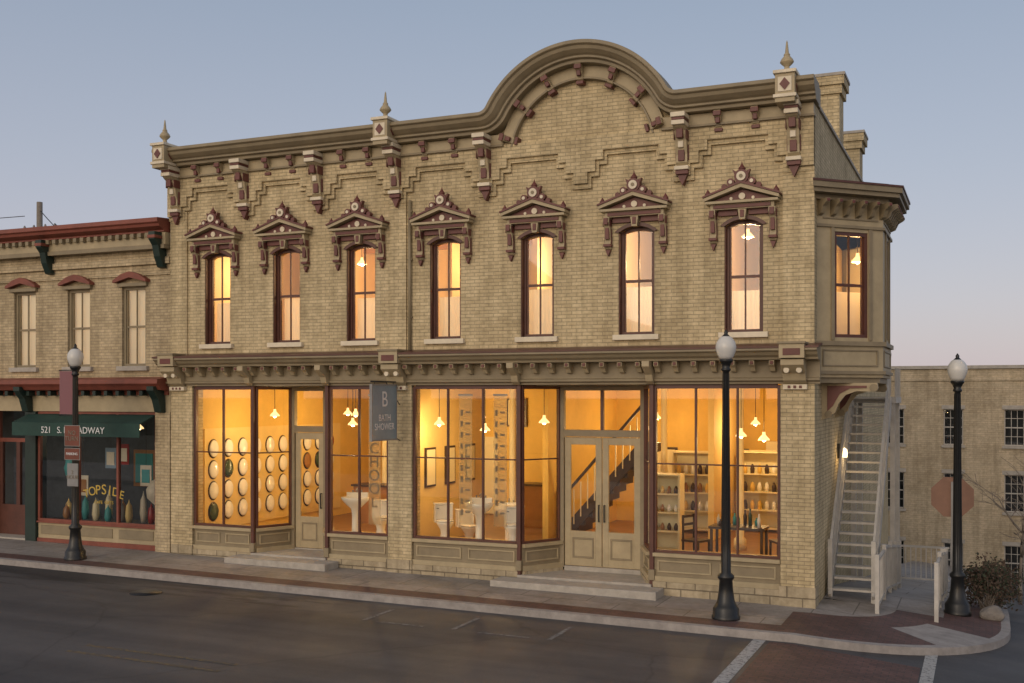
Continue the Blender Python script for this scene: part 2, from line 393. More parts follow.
def ring(r0,r1,a0,a1,y0,y1,mat,n=44):
    o=[(AC+r1*math.cos(R(a0+(a1-a0)*i/n)),AZ+r1*math.sin(R(a0+(a1-a0)*i/n))) for i in range(n+1)]
    i_=[(AC+r0*math.cos(R(a0+(a1-a0)*i/n)),AZ+r0*math.sin(R(a0+(a1-a0)*i/n))) for i in range(n+1)]
    for k in range(n):
        vs=[(o[k][0],y,o[k][1]) if t==0 else (i_[k][0],y,i_[k][1]) for y in(y0,y1) for t in(0,1)]
        vs+= [(o[k+1][0],y,o[k+1][1]) if t==0 else (i_[k+1][0],y,i_[k+1][1]) for y in(y0,y1) for t in(0,1)]
        tr.add(vs,[(0,1,5,4),(2,6,7,3),(0,4,6,2),(1,3,7,5)],mat)
ring(1.5,1.73,12,168,-.10,-.001,'trim_light'); ring(1.46,1.5,11,169,-.14,0,'trim')
def smallbr(M,w=.12):
    tr.M=M
    tr.ext([(0,0),(-.29,0),(-.29,-.09),(-.22,-.13),(-.17,-.2),(-.15,-.27),(-.10,-.30),(0,-.30)],'x',-w/2,w/2,'trim_light')
    tr.box(-w/2-.012,w/2+.012,-.305,-.27,-.10,-.012,'red'); tr.box(-w/2+.02,w/2-.02,-.245,-.165,-.22,-.115,'red')
    tr.box(-w/2-.015,w/2+.015,-.17,-.0,-.365,-.301,'red')
    tr.M=None
for a,b in zip(BX,BX[1:]):
    if a in(-6.418,-4.40): continue
    for f in(1/3,2/3): smallbr(Matrix.Translation((a+(b-a)*f,-.0,8.597)))
for i in range(7):
    a=16+ (164-16)*i/6
    M=Matrix.Translation((AC+1.725*math.cos(R(a)),0,AZ+1.725*math.sin(R(a))))@Matrix.Rotation(-R(a-90),4,'Y')
    smallbr(M)
def console(x):
    w=.105
    tr.ext([(0,8.60),(-.47,8.60),(-.48,8.40),(-.42,8.33),(-.34,8.28),(-.28,8.15),(-.25,8.0),(-.20,7.86),(-.20,7.72),(-.14,7.66),(0,7.64)],'x',x-w,x+w,'trim_light')
    tr.box(x-w-.03,x+w+.03,-.51,-.05,8.50,8.585,'cream'); tr.box(x-w-.018,x+w+.018,-.495,-.1,8.36,8.44,'cream')
    tr.box(x-w-.012,x+w+.012,-.487,-.12,8.445,8.495,'red')
    tr.box(x-.06,x+.06,-.38,-.28,8.14,8.31,'red'); tr.box(x-.05,x+.05,-.285,-.2,7.98,8.1,'cream'); tr.box(x-.06,x+.06,-.235,-.18,7.74,7.94,'red')
    tr.box(x-w-.03,x+w+.03,-.24,0,7.58,7.65,'cream'); tr.box(x-w-.015,x+w+.015,-.2,0,7.50,7.58,'red')
    tr.ext([(x-w+.01,7.5),(x+w-.01,7.5),(x+.03,7.36),(x,7.3),(x-.03,7.36)],'y',-.15,0,'red')
    for s in(-1,1):
        tr.box(x+s*(w+.008)-.008,x+s*(w+.008)+.008,-.33,-.08,8.12,8.3,'red'); tr.box(x+s*(w+.008)-.008,x+s*(w+.008)+.008,-.18,-.05,7.76,8.04,'red')
for x in BX:
    if x!=-4.40: console(x)
for x in(-14.3,-8.55,-.42):
    tr.box(x-.17,x+.17,-.66,-.2,8.52,9.02,'trim_light'); tr.box(x-.2,x+.2,-.70,-.16,9.02,9.08,'cream'); tr.box(x-.2,x+.2,-.69,-.17,8.60,8.66,'cream')
    tr.box(x-.12,x+.12,-.675,-.655,8.70,8.96,'cream'); tr.ext([(x-.09,8.83),(x,8.94),(x+.09,8.83),(x,8.72)],'y',-.69,-.67,'red')
    tr.ext([(-.53,8.83),(-.43,8.93),(-.33,8.83),(-.43,8.73)],'x',x+.165,x+.185,'red')
    tr.lathe(x,-.43,[(.11,9.08),(.11,9.11),(.05,9.14),(.045,9.19),(.09,9.23),(.125,9.27),(.1,9.32),(.05,9.38),(.06,9.4),(.035,9.43),(.015,9.62),(.0,9.66)],'trim_light',12)
tr.done('cornice',B,bevel=.006)

wf=MB(); wg=MB(); hd=MB(); cu=MB()
for k,c in enumerate(WC):
    sash_window(wf,wg,c,HW,WZ0,WZ1)
    hd.box(c-.45,c+.45,-.09,.12,WZ0-.10,WZ0,'cream')
    o=arcpts(c,HW+.07,WZ1-.10,.17); i=arcpts(c,HW+.0,WZ1-.12,.12)
    hd.ext(o+i[::-1],'y',-.04,.10,'red_brown')
    hd.box(c-HW-.0,c-HW+.02,-.0+.02,.12,WZ0,WZ1-.12,'red_brown'); hd.box(c+HW-.02,c+HW,.02,.12,WZ0,WZ1-.12,'red_brown')
    hd.box(c-.58,c+.58,-.17,-.001,6.79,6.89,'trim_light'); hd.box(c-.52,c+.52,-.188,-.17,6.808,6.872,'red')
    hd.box(c-.66,c+.66,-.25,-.0,6.89,6.94,'trim_light')
    hd.ext([(c-.68,6.942),(c-.68,7.0),(c,7.235),(c+.68,7.0),(c+.68,6.942),(c,7.165)],'y',-.27,0,'trim_light')
    hd.ext([(c-.70,7.002),(c-.70,7.035),(c,7.275),(c+.70,7.035),(c+.70,7.002),(c,7.237)],'y',-.29,0,'red')
    hd.ext([(c-.60,6.941),(c+.60,6.941),(c,7.15)],'y',-.13,0,'red')
    hd.cyly(c,7.02,.06,-.16,-.13,'cream')
    for s in(-1,1):
        hd.cyly(c+s*.2,6.985,.03,-.15,-.13,'cream',8)
        x=c+s*.545; w=.06
        hd.ext([(0,6.79),(-.2,6.79),(-.21,6.70),(-.15,6.63),(-.10,6.5),(-.08,6.36),(-.11,6.28),(-.06,6.2),(0,6.18)],'x',x-w,x+w,'trim_light')
        hd.box(x-.042,x+.042,-.23,-.17,6.65,6.775,'red'); hd.box(x-.038,x+.038,-.14,-.08,6.38,6.6,'red'); hd.box(x-w-.015,x+w+.015,-.14,0,6.24,6.29,'red')
        for s2 in(-1,1): hd.box(x+s2*(w+.004)-.005,x+s2*(w+.004)+.005,-.17,-.04,6.62,6.76,'red'); hd.box(x+s2*(w+.004)-.005,x+s2*(w+.004)+.005,-.08,-.02,6.3,6.58,'red')
        hd.ext([(x-.05,6.18),(x+.05,6.18),(x,6.06)],'y',-.08,0,'red')
        hd.cyly(c+s*.19,7.27,.07,-.24,-.10,'red',10); hd.cyly(c+s*.19,7.27,.035,-.26,-.24,'cream',8)
        hd.cyly(c+s*.31,7.20,.05,-.22,-.10,'red',8)
        hd.lathe(c+s*.62,-.18,[(.05,7.03),(.06,7.08),(.03,7.13),(.0,7.18)],'red',8)
        hd.ext([(c+s*.07,7.45),(c+s*.16,7.50),(c+s*.12,7.38),(c+s*.1,7.34)],'y',-.2,-.1,'red')
        hd.box(*sorted((c+s*.10,c+s*.46)),-.07,-.002,6.69,6.79,'red')
    hd.cyly(c,7.37,.13,-.22,-.08,'red',16); hd.cyly(c,7.37,.085,-.25,-.22,'cream',14); hd.cyly(c,7.37,.035,-.26,-.25,'trim',10)
    hd.box(c-.15,c+.15,-.2,-.05,7.2,7.28,'red')
    hd.lathe(c,-.15,[(.05,7.48),(.07,7.52),(.04,7.56),(.015,7.6),(.0,7.66)],'red',8)
    hd.ext([(c-.08,6.80),(c+.08,6.80),(c+.05,6.60),(c-.05,6.60)],'y',-.15,.0,'trim_light'); hd.box(c-.035,c+.035,-.165,-.15,6.64,6.77,'red')
    zt=[5.52,5.56,5.5,5.45,5.53,5.5,5.35][k]
    nn=26
    vs=[];fs=[]
    for i in range(nn+1):
        x=c-HW+.02+(2*HW-.04)*i/nn; y=.40+.014*math.sin(i*1.9+k); vs+=[(x,y,WZ0),(x,y,zt)]
    fs=[(2*i,2*i+2,2*i+3,2*i+1) for i in range(nn)]
    cu.add(vs,fs,'curtain',True)
wf.done('window_frames',B); wg.done('window_glass',B,recalc=False); hd.done('window_hoods',B,bevel=.004); cu.done('curtains',B,recalc=False)

# --- storefront
sf=MB(); sg=MB()
sf.box(XL,XR,.0,.35,3.6,4.25,'trim')
CZ=4.28
sprof=[(.0,4.33),(-.48,CZ-.02),(-.49,CZ-.09),(-.44,CZ-.12),(-.41,CZ-.17),(-.35,CZ-.21),(-.34,CZ-.25),(-.08,CZ-.26),(-.08,3.72),(-.12,3.70),(-.12,3.66),(-.05,3.64),(-.05,3.60),(0,3.6)]
sf.ext(sprof,'x',XL-.1,XR+.1,'trim')
sf.ext([(y-.02,z+.004) for y,z in [(.03,4.33),(-.48,CZ-.02),(-.48,CZ-.055),(.03,4.29)]],'x',XL-.12,XR+.13,'red_brown')
x=XL+.3
while x<XR-.2:
    sf.ext([(-.08,4.02),(-.32,4.02),(-.32,3.94),(-.24,3.90),(-.18,3.83),(-.08,3.81)],'x',x-.045,x+.045,'trim_light')
    sf.box(x-.03,x+.03,-.335,-.32,3.95,4.01,'red'); x+=.355
for x in(-14.22,-8.45,-.33,-5.75,-3.0,-12.2,-10.2):
    w=.2 if x in(-14.22,-8.45,-.33) else .07
    sf.ext([(-.08,4.03),(-.46,4.03),(-.46,3.93),(-.36,3.86),(-.24,3.78),(-.2,3.66),(-.1,3.60)],'x',x-w,x+w,'trim_light')
    if w>.1:
        sf.box(x-w-.02,x+w+.02,-.52,-.1,4.05,4.3,'trim_light'); sf.box(x-w+.05,x+w-.05,-.53,-.52,4.1,4.22,'red'); sf.box(x-w-.04,x+w+.04,-.55,-.1,4.3,4.34,'trim')
        sf.box(x-w-.01,x+w+.01,-.14,-.01,3.50,3.59,'cream')
        for s in(-.1,0,.1): sf.box(x+s-.025,x+s+.025,-.15,-.14,3.52,3.57,'red')
        for s in(-1,1): sf.cyly(x+s*w*.55,3.84,.05,-.39,-.1,'cream',10)
GZ0,GZ1=.42,3.58
def shop(x0,x1,muls,y=.0,M=None,bulk=True,trz=2.1,zb=GZ0,zg=-.95):
    sf.M=M; sg.M=M
    f='red_brown'
    sf.box(x0,x0+.055,y+.02,y+.11,zb,GZ1,f); sf.box(x1-.055,x1,y+.02,y+.11,zb,GZ1,f)
    sf.box(x0+.055,x1-.055,y+.02,y+.11,GZ1-.06,GZ1+.02,f); sf.box(x0+.055,x1-.055,y+.02,y+.11,zb,zb+.05,f)
    for m_ in muls: sf.box(m_-.02,m_+.02,y+.03,y+.09,zb+.05,GZ1-.06,f)
    if trz: 
        e=[x0+.055]+[v for m_ in muls for v in(m_-.02,m_+.02)]+[x1-.055]
        for a,b in zip(e[::2],e[1::2]): sf.box(a,b,y+.04,y+.08,trz-.014,trz+.014,f)
    sg.quady(x0+.03,x1-.03,y+.06,zb+.02,GZ1-.03,'glass')
    sf.box(x0,x1,y+.03,y+.2,zg,zb-.07,'trim'); sf.box(x0-.0,x1+.0,y-.05,y+.21,zb-.07,zb-.001,'trim_light')
    sf.box(x0,x1,y-.02,y+.03,-.12,-.02,'trim_light'); sf.box(x0,x1,y-.04,y+.029,-.9,-.12,'stone_base')
    L=x1-x0; npn=max(1,round(L/1.0))
    for i in range(npn):
        a=x0+L*i/npn+.08; b=x0+L*(i+1)/npn-.08
        for (p,q_,r,s_) in((a,b,.25,.28),(a,b,.05,.08),(a,a+.03,.08,.25),(b-.03,b,.08,.25)): sf.box(p,q_,y+.005,y+.03,r,s_,'trim_light')
    sf.M=None; sg.M=None
shop(-13.85,-12.22,[-13.04]); shop(-10.22,-8.73,[-9.47]); shop(-8.15,-5.76,[-7.35,-6.556]); shop(-2.98,-.61,[-2.17,-1.39])
def canted(xa,ya,xb,yb):
    d=Vector((xb-xa,yb-ya)); L=d.length; an=math.atan2(d.y,d.x)
    shop(0,L,[L*.5] if L>1.2 else [],y=-.06,M=Matrix.Translation((xa,ya,0))@Matrix.Rotation(an,4,'Z'))
canted(-12.17,.06,-11.80,.92); canted(-10.83,.92,-10.27,.06)
canted(-5.72,.06,-5.22,.92); canted(-3.40,.92,-3.03,.06)
for x in(-12.195,-10.245,-5.74,-3.005):
    sf.box(x-.04,x+.04,-.03,.12,-.9,3.6,'red_brown'); sf.box(x-.06,x+.06,-.05,.13,-.1,.1,'trim')
for a,b in((-12.2,-10.24),(-5.75,-3.0)):
    sf.box(a,b,.35,1.0,3.58,3.7,'trim')
    sf.box(a-.0,b+.0,-.08,1.05,-.9,g(a,0)+.16,'stone')
for a,b in((-12.5,-9.9),(-6.1,-2.75)):
    st=MB(); st.box(a,b,-.62,-.085,-.9,g((a+b)/2,0)+.13,'stone'); 
    st.done('stone_step',bevel=.012)
def door(xa,xb,y,leaves,zt=2.55,zb=-.12):
    f='trim'
    sf.box(xa,xa+.1,y-.02,y+.1,zb,GZ1,f); sf.box(xb-.1,xb,y-.02,y+.1,zb,GZ1,f)
    sf.box(xa+.1,xb-.1,y-.02,y+.1,zt,zt+.14,f); sf.box(xa+.1,xb-.1,y-.02,y+.1,GZ1-.09,GZ1,f)
    sf.box(xa+.1,xb-.1,y,y+.1,zb-.1,zb+.03,'stone')
    xm=(xa+xb)/2
    if leaves==2: sf.box(xm-.03,xm+.03,y,y+.09,zt+.14,GZ1-.09,'red_brown')
    sg.quady(xa+.1,xb-.1,y+.043,zt+.14,GZ1-.09,'glass')
    w=(xb-xa-.2)/leaves
    for k in range(leaves):
        a=xa+.1+k*w+.008; b=a+w-.016; d='trim_light'; s=.13
        sf.box(a,a+s,y+.02,y+.07,zb+.04,zt-.01,d); sf.box(b-s,b,y+.02,y+.07,zb+.04,zt-.01,d)
        sf.box(a+s,b-s,y+.02,y+.07,zt-.16,zt-.01,d); sf.box(a+s,b-s,y+.02,y+.07,zb+.04,zb+.75,d)
        sf.box(a+s+.04,b-s-.04,y+.005,y+.02,zb+.2,zb+.24,'trim'); sf.box(a+s+.04,b-s-.04,y+.005,y+.02,zb+.58,zb+.62,'trim')
        sf.box(a+s+.04,a+s+.075,y+.005,y+.02,zb+.24,zb+.58,'trim'); sf.box(b-s-.075,b-s-.04,y+.005,y+.02,zb+.24,zb+.58,'trim')
        sg.quady(a+s-.01,b-s+.01,y+.043,zb+.74,zt-.15,'glass')
        hx=b-.05 if (k==0) else a+.05
        sf.beam((hx,y-.03,zb+.95),(hx,y-.03,zb+1.3),.025,.025,'black_metal'); sf.box(hx-.01,hx+.01,y-.03,y+.02,zb+.95,zb+.97,'black_metal'); sf.box(hx-.01,hx+.01,y-.03,y+.02,zb+1.28,zb+1.3,'black_metal')
door(-11.80,-10.83,.9,1); door(-5.22,-3.40,.9,2)
sf.done('storefront',B,bevel=.004); sg.done('storefront_glass',B,recalc=False)

it=MB()
it.box(XL+.36,-.36,1.06,8.5,-.15,-.02,'wood_floor')
it.box(XL+.36,-.36,8.5,8.6,-.1,3.9,'int_yellow')
it.box(XL+.352,XL+.37,.36,8.5,-.02,3.9,'int_yellow'); it.box(-.37,-.352,.36,8.5,-.02,3.9,'int_yellow')
it.box(XL+.36,-.36,.36,8.6,3.86,3.95,'int_cream')
it.box(XL+.36,-.36,.40,7.0,4.25,4.35,'wood_floor'); it.box(XL+.36,-.36,6.0,6.1,4.35,7.5,'int_upper'); it.box(XL+.36,-.36,.36,6.1,7.3,7.4,'int_upper')
it.box(XL+.352,XL+.37,.36,6,4.35,7.3,'int_upper'); it.box(-.37,-.352,.36,6,4.35,7.3,'int_upper')
for a,b in((-13.84,-12.25),(-10.2,-8.74),(-8.14,-5.8),(-2.97,-.62)): it.box(a,b,.21,1.35,-.02,.30,'int_cream')
it.box(-9.0,-8.86,1.6,5.0,-.02,3.86,'int_cream')
it.box(-6.6,-6.46,3.4,8.5,-.02,3.86,'int_yellow')
it.box(-3.2,-3.06,5.4,8.5,-.02,3.86,'int_cream')
for x in(-10.5,-7.6,-1.9): it.box(x-.5,x+.5,8.42,8.5,0,2.2,'int_white')
for x in(-12.6,-5.1,-3.2): it.box(x-.35,x+.35,8.44,8.5,1.1,2.0,'dark_wood'); 
for x in(-12.6,-5.1,-3.2): it.box(x-.29,x+.29,8.43,8.44,1.16,1.94,'int_white')
for x,y in((-10.2,4.2),(-7.7,4.2),(-2.2,4.2),(-12.4,6.2),(-4.6,6.6)): it.lathe(x,y,[(.14,-.02),(.14,.2),(.09,.25),(.08,3.5),(.16,3.7),(.16,3.86)],'int_white',12)
for y in(2.6,4.6,6.6): it.box(XL+.37,-.37,y-.1,y+.1,3.66,3.859,'int_yellow')
for x in(-9.4,-8.3,-7.2,-12,-13.4): 
    it.box(x-.3,x+.3,8.40,8.5,2.5,3.3,'dark_wood'); it.box(x-.25,x+.25,8.39,8.40,2.55,3.25,'int_white')
for y in(3.9,4.9,6.2,7.2):
    it.box(-6.66,-6.6,y-.28,y+.28,1.2,2.1,'dark_wood')
for y in(2.1,3.1,4.2):
    it.box(-8.859,-8.82,y-.25,y+.25,1.3,2.2,'dark_wood'); it.box(-8.82,-8.81,y-.2,y+.2,1.35,2.15,'int_white')
    it.box(-9.04,-9.0,y-.25,y+.25,1.3,2.2,'dark_wood')
it.box(-8.2,-7.0,6.0,6.6,-.02,1.05,'seat_wood'); it.box(-8.3,-6.9,5.95,6.65,1.05,1.1,'dark_wood'); it.box(-12.8,-11.2,5.2,5.8,-.02,.95,'seat_wood'); it.box(-12.85,-11.15,5.15,5.85,.95,1.0,'dark_wood')
for x in(-12.3,-8.4,-6.3,-4.3,-2.2): it.box(x-.06,x+.06,2.2,6.0,4.35,7.3,'int_upper')
for y in(1.6,3.2,4.8): it.box(XL+.37,-.37,y,y+.14,7.12,7.3,'seat_wood')
it.done('interior_rooms',B)
def pendant(x,y,z,power,top=3.85,lit=True,col=(1,.66,.29)):
    e=empty('pendant_lamp'); b=MB()
    b.tube((x,y,z+.14),(x,y,top),.008,.008,'dark_wood',6); b.lathe(x,y,[(.05,top-.03),(.05,top),(.0,top)],'dark_wood',10)
    b.lathe(x,y,[(.03,z+.16),(.035,z+.10),(.11,z+.02),(.12,z-.01),(.11,z-.01),(.09,z+.02),(.02,z+.1)],'shade_glow',14); b.lathe(x,y,[(.0,z-.05),(.035,z-.03),(.045,z),(.03,z+.03)],'bulb',10)
    b.done('shade',e)
    if lit: plight('lamp_light',(x,y,z-.14),power,e,col=col,rad=.05)
for x,y,z,p_ in[(-1.85,2.6,2.55,50),(-1.38,2.6,2.48,0),(-8.3,1.5,2.75,52),(-10.9,2.1,2.7,62),(-7.6,2.4,2.6,52),(-12.9,1.8,2.9,70),(-12.6,4.6,2.9,65),(-4.3,4.4,2.6,76),(-6.0,2.0,2.8,0),(-2.3,6.5,2.7,76),(-9.6,6.5,2.8,95),(-4.9,7,2.8,68),(-10.3,3.0,2.9,0),(-11.5,3.2,2.9,0)]:
    pendant(x,y,z,p_,lit=p_>0)
for x,y,z,p_ in[(-13.3,2.0,6.45,85),(-11.2,3.0,6.6,115),(-9.5,2.6,6.45,105),(-7.35,2.6,6.55,85),(-5.6,2.2,6.35,78),(-5.0,3.8,6.5,0),(-3.0,1.8,6.25,75),(-1.55,1.8,6.55,85),(-1.1,2.9,6.5,0),(-13.0,3.6,6.6,0)]:
    pendant(x,y,z,p_,top=7.28,lit=p_>0,col=(1,.68,.34))
e=empty('toilet_seat_display'); b=MB()
b.box(-14.13,-14.10,.7,6.6,.2,2.6,'int_cream')
cols=['porcelain','porcelain','porcelain','porcelain','seat_wood','seat_dark','porcelain','seat_red']
for i in range(10):
    for j in range(4):
        y=1.0+i*.56; z=.62+j*.5
        mat=random.choice(cols)
        b.M=Matrix.Translation((-14.09,y,z))@Matrix.Rotation(R(90),4,'Y')
        b.lathe(0,0,[(.185,-.005),(.185,.004),(.0,.004)],'dark_wood',20,1.25,1.0)
        b.lathe(0,0,[(.155,.005),(.165,.02),(.16,.035),(.14,.045),(.0,.05)],mat,20,1.25,1.0)
        b.M=None
b.done('seats',e)
def toilet(x,y,z,rz):
    b=MB(); b.M=Matrix.Translation((x,y,z))@Matrix.Rotation(rz,4,'Z')
    b.lathe(0,0,[(.13,0),(.12,.05),(.09,.15),(.11,.25),(.18,.36),(.19,.4),(.17,.41),(.0,.415)],'porcelain',20,1,1.25)
    b.lathe(0,0,[(.19,.415),(.195,.44),(.0,.45)],'porcelain',20,1,1.25)
    b.box(-.2,.2,.2,.38,.36,.74,'porcelain'); b.box(-.21,.21,.19,.39,.74,.78,'porcelain'); b.box(-.16,-.10,.18,.2,.66,.68,'sign_grey')
    b.M=None; b.done('toilet',bevel=.01)
def sink(x,y,z,rz):
    b=MB(); b.M=Matrix.Translation((x,y,z))@Matrix.Rotation(rz,4,'Z')
    b.lathe(0,0,[(.14,0),(.13,.04),(.075,.1),(.07,.45),(.09,.58),(.2,.68),(.29,.78),(.3,.84),(.27,.84),(.2,.76),(.0,.74)],'porcelain',22,1.05,.8)
    b.box(-.24,.24,.16,.24,.76,.93,'porcelain'); b.tube((0,.17,.92),(0,.17,1.03),.014,.012,'sign_grey'); b.tube((0,.17,1.02),(0,.04,.98),.012,.012,'sign_grey')
    for s in(-.1,.1): b.tube((s,.18,.93),(s,.18,.98),.018,.018,'sign_grey')
    b.M=None; b.done('pedestal_sink')
sink(-10.0,.75,.30,.3); toilet(-9.35,.75,.30,.5); toilet(-7.75,.7,.30,.6); sink(-6.95,.7,.30,0.2); toilet(-6.15,.65,.30,.3); sink(-9.6,2.6,0,0); toilet(-8.0,2.4,0,.8); sink(-7.2,2.8,0,.3)
e=empty('display_shelf'); b=MB(); x=-3.55
b.box(x-.35,x-.31,2.8,3.2,0,1.7,'int_white'); b.box(x+.31,x+.35,2.8,3.2,0,1.7,'int_white'); b.box(x-.31,x+.31,3.17,3.2,0,1.7,'int_white')
for z in(.05,.45,.85,1.25,1.66): b.box(x-.31,x+.31,2.8,3.17,z,z+.03,'int_white')
for z in(.48,.88,1.28):
    for k in range(4): b.lathe(x-.22+k*.15,2.95,[(.04,z),(.05,z+.08),(.02,z+.15),(.0,z+.16)],random.choice(['int_cream','porcelain','seat_wood','dark_wood']),10)
b.done('shelf',e)
def shelf2(x,y):
    e=empty('display_shelf'); b=MB()
    b.box(x-.5,x-.46,y,y+.4,0,2.0,'int_white'); b.box(x+.46,x+.5,y,y+.4,0,2.0,'int_white'); b.box(x-.46,x+.46,y+.37,y+.4,0,2.0,'int_white')
    for z in(.05,.5,.95,1.4,1.95):
        b.box(x-.46,x+.46,y,y+.37,z,z+.03,'int_white')
    for z in(.53,.98,1.43):
        for k in range(5): b.lathe(x-.36+k*.18,y+.15,[(.05,z),(.06,z+.12),(.03,z+.22),(.0,z+.24)],random.choice(['porcelain','seat_wood','dark_wood','int_yellow']),10)
    b.done('shelf',e)
shelf2(-3.9,6.6); shelf2(-2.4,7.4)
e=empty('display_table'); b=MB(); x=-1.75;y=1.9
b.box(x-.55,x+.55,y-.3,y+.3,.72,.77,'dark_wood')
for sx in(-.5,.5):
    for sy in(-.25,.25): b.box(x+sx-.025,x+sx+.025,y+sy-.025,y+sy+.025,0,.72,'dark_wood')
for k in range(9):
    xx=x-.45+k*.11; yy=y+random.uniform(-.2,.2); h=random.uniform(.12,.35)
    b.lathe(xx,yy,[(.035,.77),(.04,.77+h*.6),(.015,.77+h*.8),(.018,.77+h),(.0,.77+h)],random.choice(['porcelain','teal','dark_wood','seat_dark','cream']),10)
b.done('table',e)
def chair(x,y,rz):
    b=MB(); b.M=Matrix.Translation((x,y,-.02))@Matrix.Rotation(rz,4,'Z')
    for sx in(-.19,.19):
        b.box(sx-.018,sx+.018,-.2,-.165,0,.45,'dark_wood'); b.box(sx-.018,sx+.018,.165,.2,0,.98,'dark_wood')
    b.box(-.21,.21,-.21,.21,.45,.49,'dark_wood')
    for z in(.62,.76,.92): b.box(-.172,.172,.175,.19,z,z+.05,'dark_wood')
    b.M=None; b.done('wooden_chair')
chair(-2.6,1.8,1.2); chair(-.95,2.3,-1.0)
e=empty('round_mirror'); b=MB(); b.M=Matrix.Translation((-.4,2.6,1.75))@Matrix.Rotation(R(-90),4,'Y'); b.lathe(0,0,[(.26,0),(.28,.02),(.26,.03),(.0,.03)],'porcelain',24); b.M=None; b.done('mirror',e)
e=empty('staircase'); b=MB()
for k in range(12):
    b.box(-6.3+k*.17,-6.10+k*.17,4.0,5.0,.19*k-.02,.19*(k+1),'dark_wood')
b.beam((-6.35,3.95,.95),(-4.3,3.95,3.25),.06,.06,'dark_wood')
for k in range(12): b.beam((-6.2+k*.17,3.95,.19*(k+1)),(-6.2+k*.17,3.95,1.0+.19*k),.025,.025,'int_white')
b.beam((-6.35,3.98,.05),(-4.25,3.98,2.35),.04,.26,'dark_wood')
b.box(-6.42,-6.32,3.9,4.0,0,1.15,'dark_wood')
b.done('stairs',e)
for x,t,zb_ in((-9.3,'SCHOOL',.6),(-7.12,'',.7),(-6.33,'',.7)):
    e=empty('hanging_banner'); b=MB(); b.quady(x-.15,x+.15,.402,zb_,3.4,'banner_grey'); b.box(x-.16,x+.16,.39,.415,3.38,3.42,'sign_grey')
    if not t:
        z=.9
        while z<3.2:
            b.box(x-.11,x-.06,.392,.398,z,z+.12,'text_dark'); b.box(x-.0,x+.10,.392,.398,z+.05,z+.09,'text_dark'); z+=.23
    b.done('cloth',e)
    if t: text('lettering',"\n".join(t),.34,(x,.385,1.8),(R(90),0,0),'text_dark',e,spacing=.85)

by=MB(); bf=MB(); bg=MB()
BW=1.05
def fp(o): return [(0,.26-1.414*o),(BW+o,.26+BW-.414*o),(BW+o,3.0+.414*o),(0,3.0+BW+1.414*o)]
def pr(o,z0,z1,mat): by.ext([(.001 if abs(p[0])<1e-6 else p[0],p[1]) for p in fp(o)],'z',z0,z1,mat)
pr(.0,3.72,4.36,'trim_light'); pr(.05,3.78,3.84,'trim'); pr(.06,4.30,4.38,'trim'); pr(-.06,3.62,3.72,'trim')
pr(.0,6.45,7.0,'trim_light'); pr(.04,6.45,6.5,'trim'); pr(.1,6.93,7.02,'trim'); pr(.30,7.02,7.10,'trim'); pr(.35,7.10,7.2,'trim'); pr(.37,7.2,7.235,'red_brown')
by.ext([(0.001,.1),(1.15,1.25),(1.15,3.1),(.001,4.2)],'z',7.235,7.3,'roof')
def facet(pa,pb,wc,blind):
    d=Vector((pb[0]-pa[0],pb[1]-pa[1])); L=d.length; an=math.atan2(d.y,d.x)
    M=Matrix.Translation((pa[0],pa[1],0))@Matrix.Rotation(an,4,'Z')
    for m_ in(by,bf,bg): m_.M=M
    ops=[(c-.38,c+.38,4.45,6.38) for c in wc]
    wall_open(by,0,L,4.38,6.45,0,.12,ops,'trim_light')
    for c in wc:
        sash_window(bf,bg,c,.38,4.45,6.38,rise=0,yf=.02)
        by.box(c-.46,c-.385,-.03,-.001,4.40,6.45,'trim'); by.box(c+.385,c+.46,-.03,-.001,4.40,6.45,'trim')
        if blind: bf.box(c-.42,c+.42,.14,.145,4.40,6.42,'blind_cream')  # blinds added on the far facets to block sky showing through the bay
        else: bf.quady(c-.36,c+.36,.17,4.47,5.3,'curtain')
    if not blind: by.box(.02,.30,.125,.14,4.39,6.44,'int_upper')
    a,b2=.12,L-.12
    by.box(a,b2,-.02,-.001,3.92,3.95,'trim'); by.box(a,b2,-.02,-.001,4.2,4.23,'trim'); by.box(a,a+.03,-.02,-.001,3.95,4.2,'trim'); by.box(b2-.03,b2,-.02,-.001,3.95,4.2,'trim')
    by.box(a,b2,-.02,-.001,6.60,6.63,'trim'); 
    nb=max(3,round(L/.27))
    for i in range(nb+1):
        x=.05+(L-.1)*i/nb
        by.ext([(0,6.93),(-.26,6.93),(-.26,6.86),(-.16,6.8),(-.1,6.68),(0,6.64)],'x',x-.04,x+.04,'trim'); by.box(x-.03,x+.03,-.275,-.26,6.87,6.92,'red')
    for m_ in(by,bf,bg): m_.M=None
F=fp(0)
facet(F[0],F[1],[.76],False); facet(F[1],F[2],[.845],True); facet(F[2],F[3],[.74],True)
by.box(0.001,1.0,1.3,3.0,4.362,4.375,'wood_floor')
for y in(.95,2.9):
    by.ext([(0,3.62),(.98,3.62),(1.0,3.52),(.9,3.46),(.62,3.47),(.42,3.40),(.30,3.24),(.24,3.08),(.12,2.98),(.0,2.94)],'y',y-.05,y+.05,'trim_light')
    by.ext([(.1,3.57),(.8,3.57),(.8,3.53),(.5,3.52),(.32,3.42),(.2,3.2),(.1,3.1)],'y',y-.075,y+.075,'red')
    by.cyly(.92,3.53,.075,y-.07,y+.07,'trim',12); by.cyly(.12,3.04,.07,y-.07,y+.07,'trim',12)
by.done('oriel_bay',B,bevel=.004); bf.done('oriel_window_frames',B); bg.done('oriel_glass',B,recalc=False)
b=MB(); b.box(.002,.03,.45,3.8,4.38,6.44,'int_upper'); b.done('oriel_room_wall',B)
pendant(.55,1.75,5.95,60,top=6.44)

